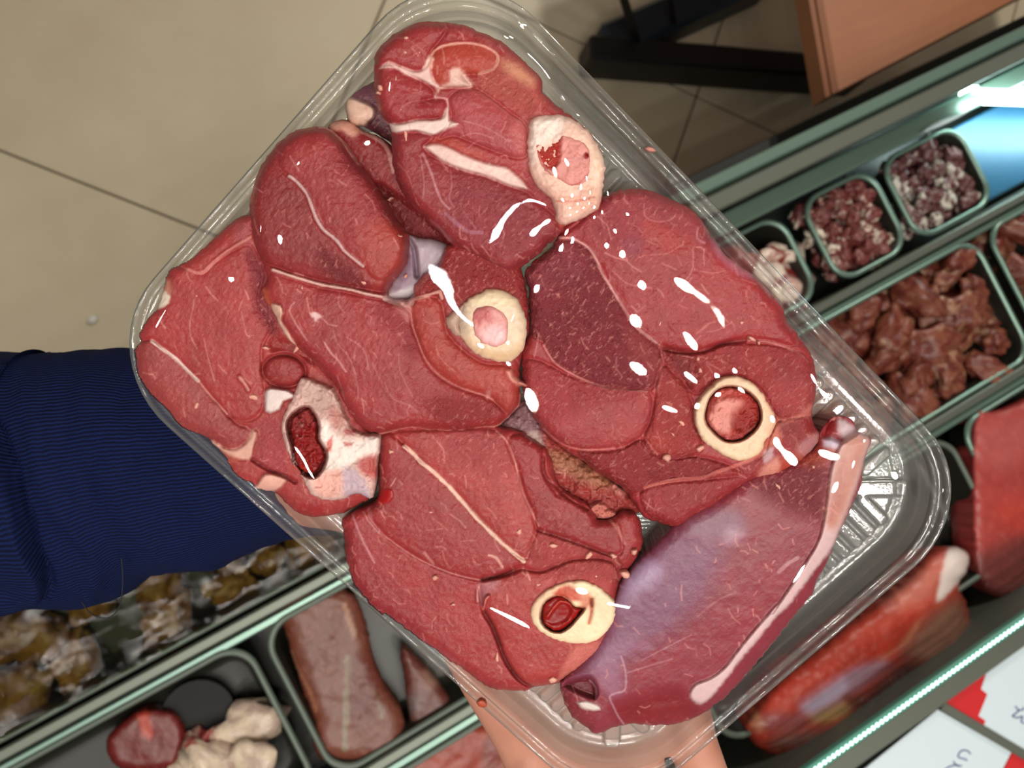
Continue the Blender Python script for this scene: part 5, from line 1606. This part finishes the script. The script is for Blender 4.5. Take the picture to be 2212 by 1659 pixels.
REDW = chunk_mat('red_white_chunk', (130, 42, 38), (160, 66, 56), (230, 210, 194), 34, rnd=.24)
OFF = chunk_mat('offal_chunk', (104, 42, 42), (140, 84, 80), (232, 220, 202), 70, rnd=.26)
DOFF = chunk_mat('dark_offal_chunk', (84, 38, 38), (120, 84, 84), (206, 202, 190), 70, rnd=.24)
BROWN = chunk_mat('brown_chunk', (104, 44, 36), (132, 76, 58), (164, 124, 98), 60)
TAGM = simple('pale_plastic', (206, 224, 230), .3)
YEL = chunk_mat('yellow_piece', (158, 112, 56), (118, 78, 40), (176, 140, 86), 30)
BONY = chunk_mat('bony_chunk', (214, 196, 172), (188, 164, 150), (150, 60, 56), 40)
STRIP = chunk_mat('dark_strip', (112, 58, 46), (92, 46, 38), (164, 132, 108), 26)


def pile(name, label, cat, mat, x0, x1, y0, y1, n, size, seed, group, zb=.722, layers=2, flatz=.7):
    r = random.Random(seed)
    kinds = []
    for k in range(4):
        vs, fs = blob((size * r.uniform(.9, 1.4), size * r.uniform(.6, 1.0), size * flatz * r.uniform(.7, 1.0)), seed * 5 + k, 3, .62, 1.7)
        me = bpy.data.meshes.new(name); me.from_pydata(vs, [], fs); me.materials.append(mat)
        me.polygons.foreach_set('use_smooth', [True] * len(me.polygons)); kinds.append(me)
    placed = []
    for i in range(n):
        best = None
        for _ in range(25):
            q_ = (r.uniform(x0, x1), r.uniform(y0, y1))
            dmin = min([math.hypot(q_[0] - a[0], q_[1] - a[1]) for a in placed[-max(1, n // layers):]] + [9])
            if best is None or dmin > best[0]: best = (dmin, q_)
        placed.append(best[1])
        lay = int(i * layers / n)
        o = bpy.data.objects.new(name, kinds[i % 4]); col.objects.link(o)
        o.location = (*best[1], zb + size * flatz * (.8 + 1.25 * lay))
        o.rotation_euler = (r.uniform(-.4, .4), r.uniform(-.4, .4), r.uniform(0, 6.28))
        s_ = r.uniform(.75, 1.2); o.scale = (s_, s_ * r.uniform(.8, 1.1), s_)
        tag(o, label, cat, group)


pile('meat_chunk', 'red and white bone-in meat chunk in the far container beside the held tray', 'meat', REDW, .555, .645, -.070, .010, 7, .036, 31, 'bone-in chunks by the held tray')
pile('offal_piece', 'small red and white offal piece in the middle far container', 'offal', OFF, .718, .815, -.076, .024, 60, .0135, 32, 'offal in the middle far container', .732, 3)
pile('offal_piece', 'small dark offal piece in the container under the lit tube', 'offal', DOFF, .866, .980, -.076, .024, 60, .0140, 33, 'offal under the lit tube', .732, 3)
pile('meat_chunk', 'brown bony chunk in the heap right of the held tray', 'meat', BROWN, .545, .910, -.302, -.138, 50, .029, 34, 'brown chunks heaped right of the tray', .722, 2)
pile('meat_chunk', 'brown chunk in the right edge container of the middle row', 'meat', BROWN, .99, 1.26, -.300, -.140, 30, .030, 35, 'chunks in the right edge container', .722, 2)
pile('yellow_piece', 'yellowish piece under wrinkled plastic below the navy sleeve', 'food piece', YEL, -.58, .0, -.070, .020, 20, .032, 36, 'yellowish pieces below the sleeve', .722, 1, .6)
pile('meat_chunk', 'pale bony chunk with white fat at the bottom left', 'meat', BONY, -.335, -.240, -.262, -.215, 6, .030, 37, 'bony chunks at the bottom left', .722, 2)

# bent plastic tag standing in the far row
tp, tq = W(1972, 300, .80), W(2075, 250, .80)
tv_, tf_ = [], []
for i in range(13):
    a_ = i / 12; b_ = math.sin(a_ * math.pi)
    for z_ in (.775, .825):
        tv_.append((tp[0] + (tq[0] - tp[0]) * a_, tp[1] + (tq[1] - tp[1]) * a_ + .022 * b_ - (z_ - .775) * .5 * b_, z_ + .004 * b_))
n0 = len(tv_)
tv_ += [(x_, y_ + .0012, z_) for x_, y_, z_ in tv_]
for i in range(12):
    k_ = i * 2
    tf_ += [(k_, k_ + 2, k_ + 3, k_ + 1), (n0 + k_ + 1, n0 + k_ + 3, n0 + k_ + 2, n0 + k_), (k_ + 1, k_ + 3, n0 + k_ + 3, n0 + k_ + 1), (k_, n0 + k_, n0 + k_ + 2, k_ + 2)]
tag(mesh_obj('plastic_tag', tv_, tf_, TAGM), 'curved pale plastic tag standing in the offal under the lit tube', 'tag')
# wrinkled wrap over the yellow pieces
xs = np.linspace(-.655, .045, 90); ys = np.linspace(-.090, .046, 40)
gx, gy = np.meshgrid(xs, ys)
zz = ZR + .004 + .012 * (fbm(gx * 22, gy * 30, 2) - .5) * 2 + .004 * np.abs(fbm(gx * 70, gy * 50, 5) - .5) * 2
g = np.arange(gx.size).reshape(gx.shape)
q = np.stack([g[:-1, :-1].ravel(), g[:-1, 1:].ravel(), g[1:, 1:].ravel(), g[1:, :-1].ravel()], 1)
WRAP = clear('wrinkled_wrap', (190, 194, 172), (150, 160, 146), .12, 1.5, 1.5, 120, .6, .002, .8)
tag(mesh_obj('plastic_wrap', np.c_[gx.ravel(), gy.ravel(), zz.ravel()], q, WRAP), 'wrinkled clear wrap lying over the yellowish pieces', 'wrap')


# larger cuts traced on their own ground
def cut(name, label, outline, z0, base, ops, seed, names=None, thick=.03, rim=30, drop=.02, dome=.0, step=5.0, grain=.2, **kw):
    c = np.asarray(outline).mean(0)
    root = thing(name, label, 'meat', Matrix.Identity(4), W(c[0], c[1], z0 - thick))
    relief(root, None, W, outline, lambda u, v: z0 + 0 * u, base, ops, names or {0: 'flesh', 1: 'fat'}, FARMEAT, step=step, rim=rim, drop=drop, thick=thick, jit=1.2, seed=seed, grain=grain, rough=.0014, clamp=False)
    del root['org']


K14 = lambda s: K(1600, 1209, s)
leg_o = [(2093, 1196), (2090, 1235)] + K14('1740,190 1790,330 1860,540 1900,680 1820,820 1700,900 1560,960 1400,1100 1200,1290 900,1500 600,1560 300,1560 150,1500 60,1380 40,1290 120,1180 300,960 500,800 800,560 1100,340 1350,120') + [(2010, 1195), (2050, 1180)]
cut('meat_joint', 'big orange-red leg with bluish sinew and white bone end, front row', leg_o, .800, (196, 78, 56),
    [('area', K14('900,650 1200,560 1400,470 1330,640 1200,720 1000,800 700,900 400,1020 250,1080 300,960 600,780'), (186, 64, 44), 30, .9),
     ('area', K14('1100,300 1350,110 1560,0 1650,-40 1600,200 1450,330 1250,400'), (232, 160, 138), 25, .6),
     ('area', [(2052, 1182), (2092, 1196), (2090, 1235), (2060, 1270), (2025, 1300), (2030, 1260)], (238, 226, 220), 6, .95, {'part': 1}),
     ('area', K14('1500,440 1720,300 1800,380 1880,620 1780,800 1600,880 1450,840 1300,760 1350,640'), (140, 104, 84), 25, .95),
     ('area', K14('1400,500 1440,470 1350,640 1180,760 1150,790 1100,780 1250,700'), (206, 150, 110), 8, .7),
     ('area', K14('480,1160 700,1000 900,880 1150,820 1000,960 850,1080 700,1180 560,1240'), (176, 170, 196), 20, .9),
     ('area', K14('850,930 1050,850 1200,860 1000,980 880,1040'), (150, 104, 116), 14, .7),
     ('area', K14('560,1250 780,1140 950,1090 860,1240 700,1300 600,1300'), (170, 150, 96), 14, .8),
     ('area', K14('820,1080 980,1080 930,1180 850,1150'), (136, 54, 40), 10, .8),
     ('area', K14('1000,1050 1300,800 1560,880 1400,1080 1150,1300 900,1320 880,1180'), (66, 42, 40), 25, .95),
     ('area', K14('140,1240 400,1220 530,1260 500,1340 250,1370 160,1340'), (150, 92, 92), 14, .8),
     ('area', K14('300,1400 700,1340 1100,1310 900,1450 500,1500 250,1500'), (124, 108, 98), 18, .8),
     ('area', K14('60,1290 130,1200 180,1330 140,1380'), (196, 150, 110), 10, .7)], 41, {0: 'flesh', 1: 'bone'}, .06, 60, .03)
cut('meat_slab', 'smooth red slab in the front container at the right edge', [(2105, 905), (2160, 885), (2300, 850), (2420, 1000), (2380, 1200), (2280, 1260), (2160, 1290), (2110, 1240), (2098, 1100)], .785, (190, 84, 78),
    [('area', [(2110, 920), (2250, 900), (2200, 1000), (2130, 1010)], (206, 120, 116), 25, .6),
     ('area', [(2150, 1090), (2240, 1080), (2260, 1150), (2170, 1140)], (206, 80, 64), 25, .7),
     ('area', [(2110, 1200), (2300, 1150), (2280, 1280), (2130, 1290)], (120, 70, 66), 25, .8)], 42, None, .055, 30, .012)
cut('meat_slab', 'long brown slab with pale fat streaks in the middle container, larger one', K(560, 1100, '100,850 180,740 350,640 560,600 700,640 800,760 860,950 900,1150 1000,1400 1150,1659 1100,1990 500,1990 420,1659 330,1400 240,1100 200,950'), .775, (120, 72, 54),
    [('line', K(560, 1100, '680,760 720,900 760,1000'), 12, (178, 134, 108), .7, {'part': 1}), ('line', K(560, 1100, '700,1180 700,1400 690,1659 680,1900'), 14, (128, 118, 96), .85, {'part': 1}),
     ('line', K(560, 1100, '250,1130 300,1260 400,1450 450,1600'), 8, (176, 126, 96), .7, {'part': 1}), ('line', K(560, 1100, '900,1400 950,1550 980,1659'), 10, (128, 118, 96), .7, {'part': 1}),
     ('area', K(560, 1100, '720,1200 880,1200 960,1400 900,1700 740,1700'), (104, 52, 44), 20, .8)], 43, None, .05, 40, .015)
cut('meat_slab', 'narrow dark slab in the middle container, next to the tray edge', K(560, 1100, '1130,1100 1250,1180 1400,1340 1520,1500 1700,1659 1900,1900 1300,1990 1200,1659 1160,1400'), .768, (104, 58, 48),
    [('area', K(560, 1100, '1300,1300 1400,1280 1420,1400 1330,1420'), (150, 120, 104), 14, .7), ('area', K(560, 1100, '1150,1480 1300,1500 1250,1650 1120,1620'), (104, 92, 92), 18, .7)], 44, None, .045, 30, .012)
cut('meat_slab', 'red-brown slab in the front row under the tray bottom corner', [(880, 1640), (940, 1580), (1040, 1560), (1180, 1620), (1230, 1760), (1000, 1850), (860, 1760)], .770, (170, 78, 56),
    [('area', [(960, 1600), (1060, 1590), (1040, 1640), (970, 1650)], (160, 66, 48), 20, .7), ('area', [(1045, 1600), (1080, 1590), (1080, 1700), (1045, 1700)], (120, 50, 40), 8, .7)], 45, None, .05, 30, .012)
cut('meat_slab', 'dark red scrap behind the bony chunk at the bottom left', [(230, 1600), (290, 1540), (340, 1530), (385, 1550), (400, 1600), (370, 1660), (260, 1660)], .750, (116, 40, 36),
    [('area', [(295, 1535), (315, 1530), (330, 1590), (310, 1590)], (196, 84, 62), 6, .9)], 46, None, .04, 20, .01)
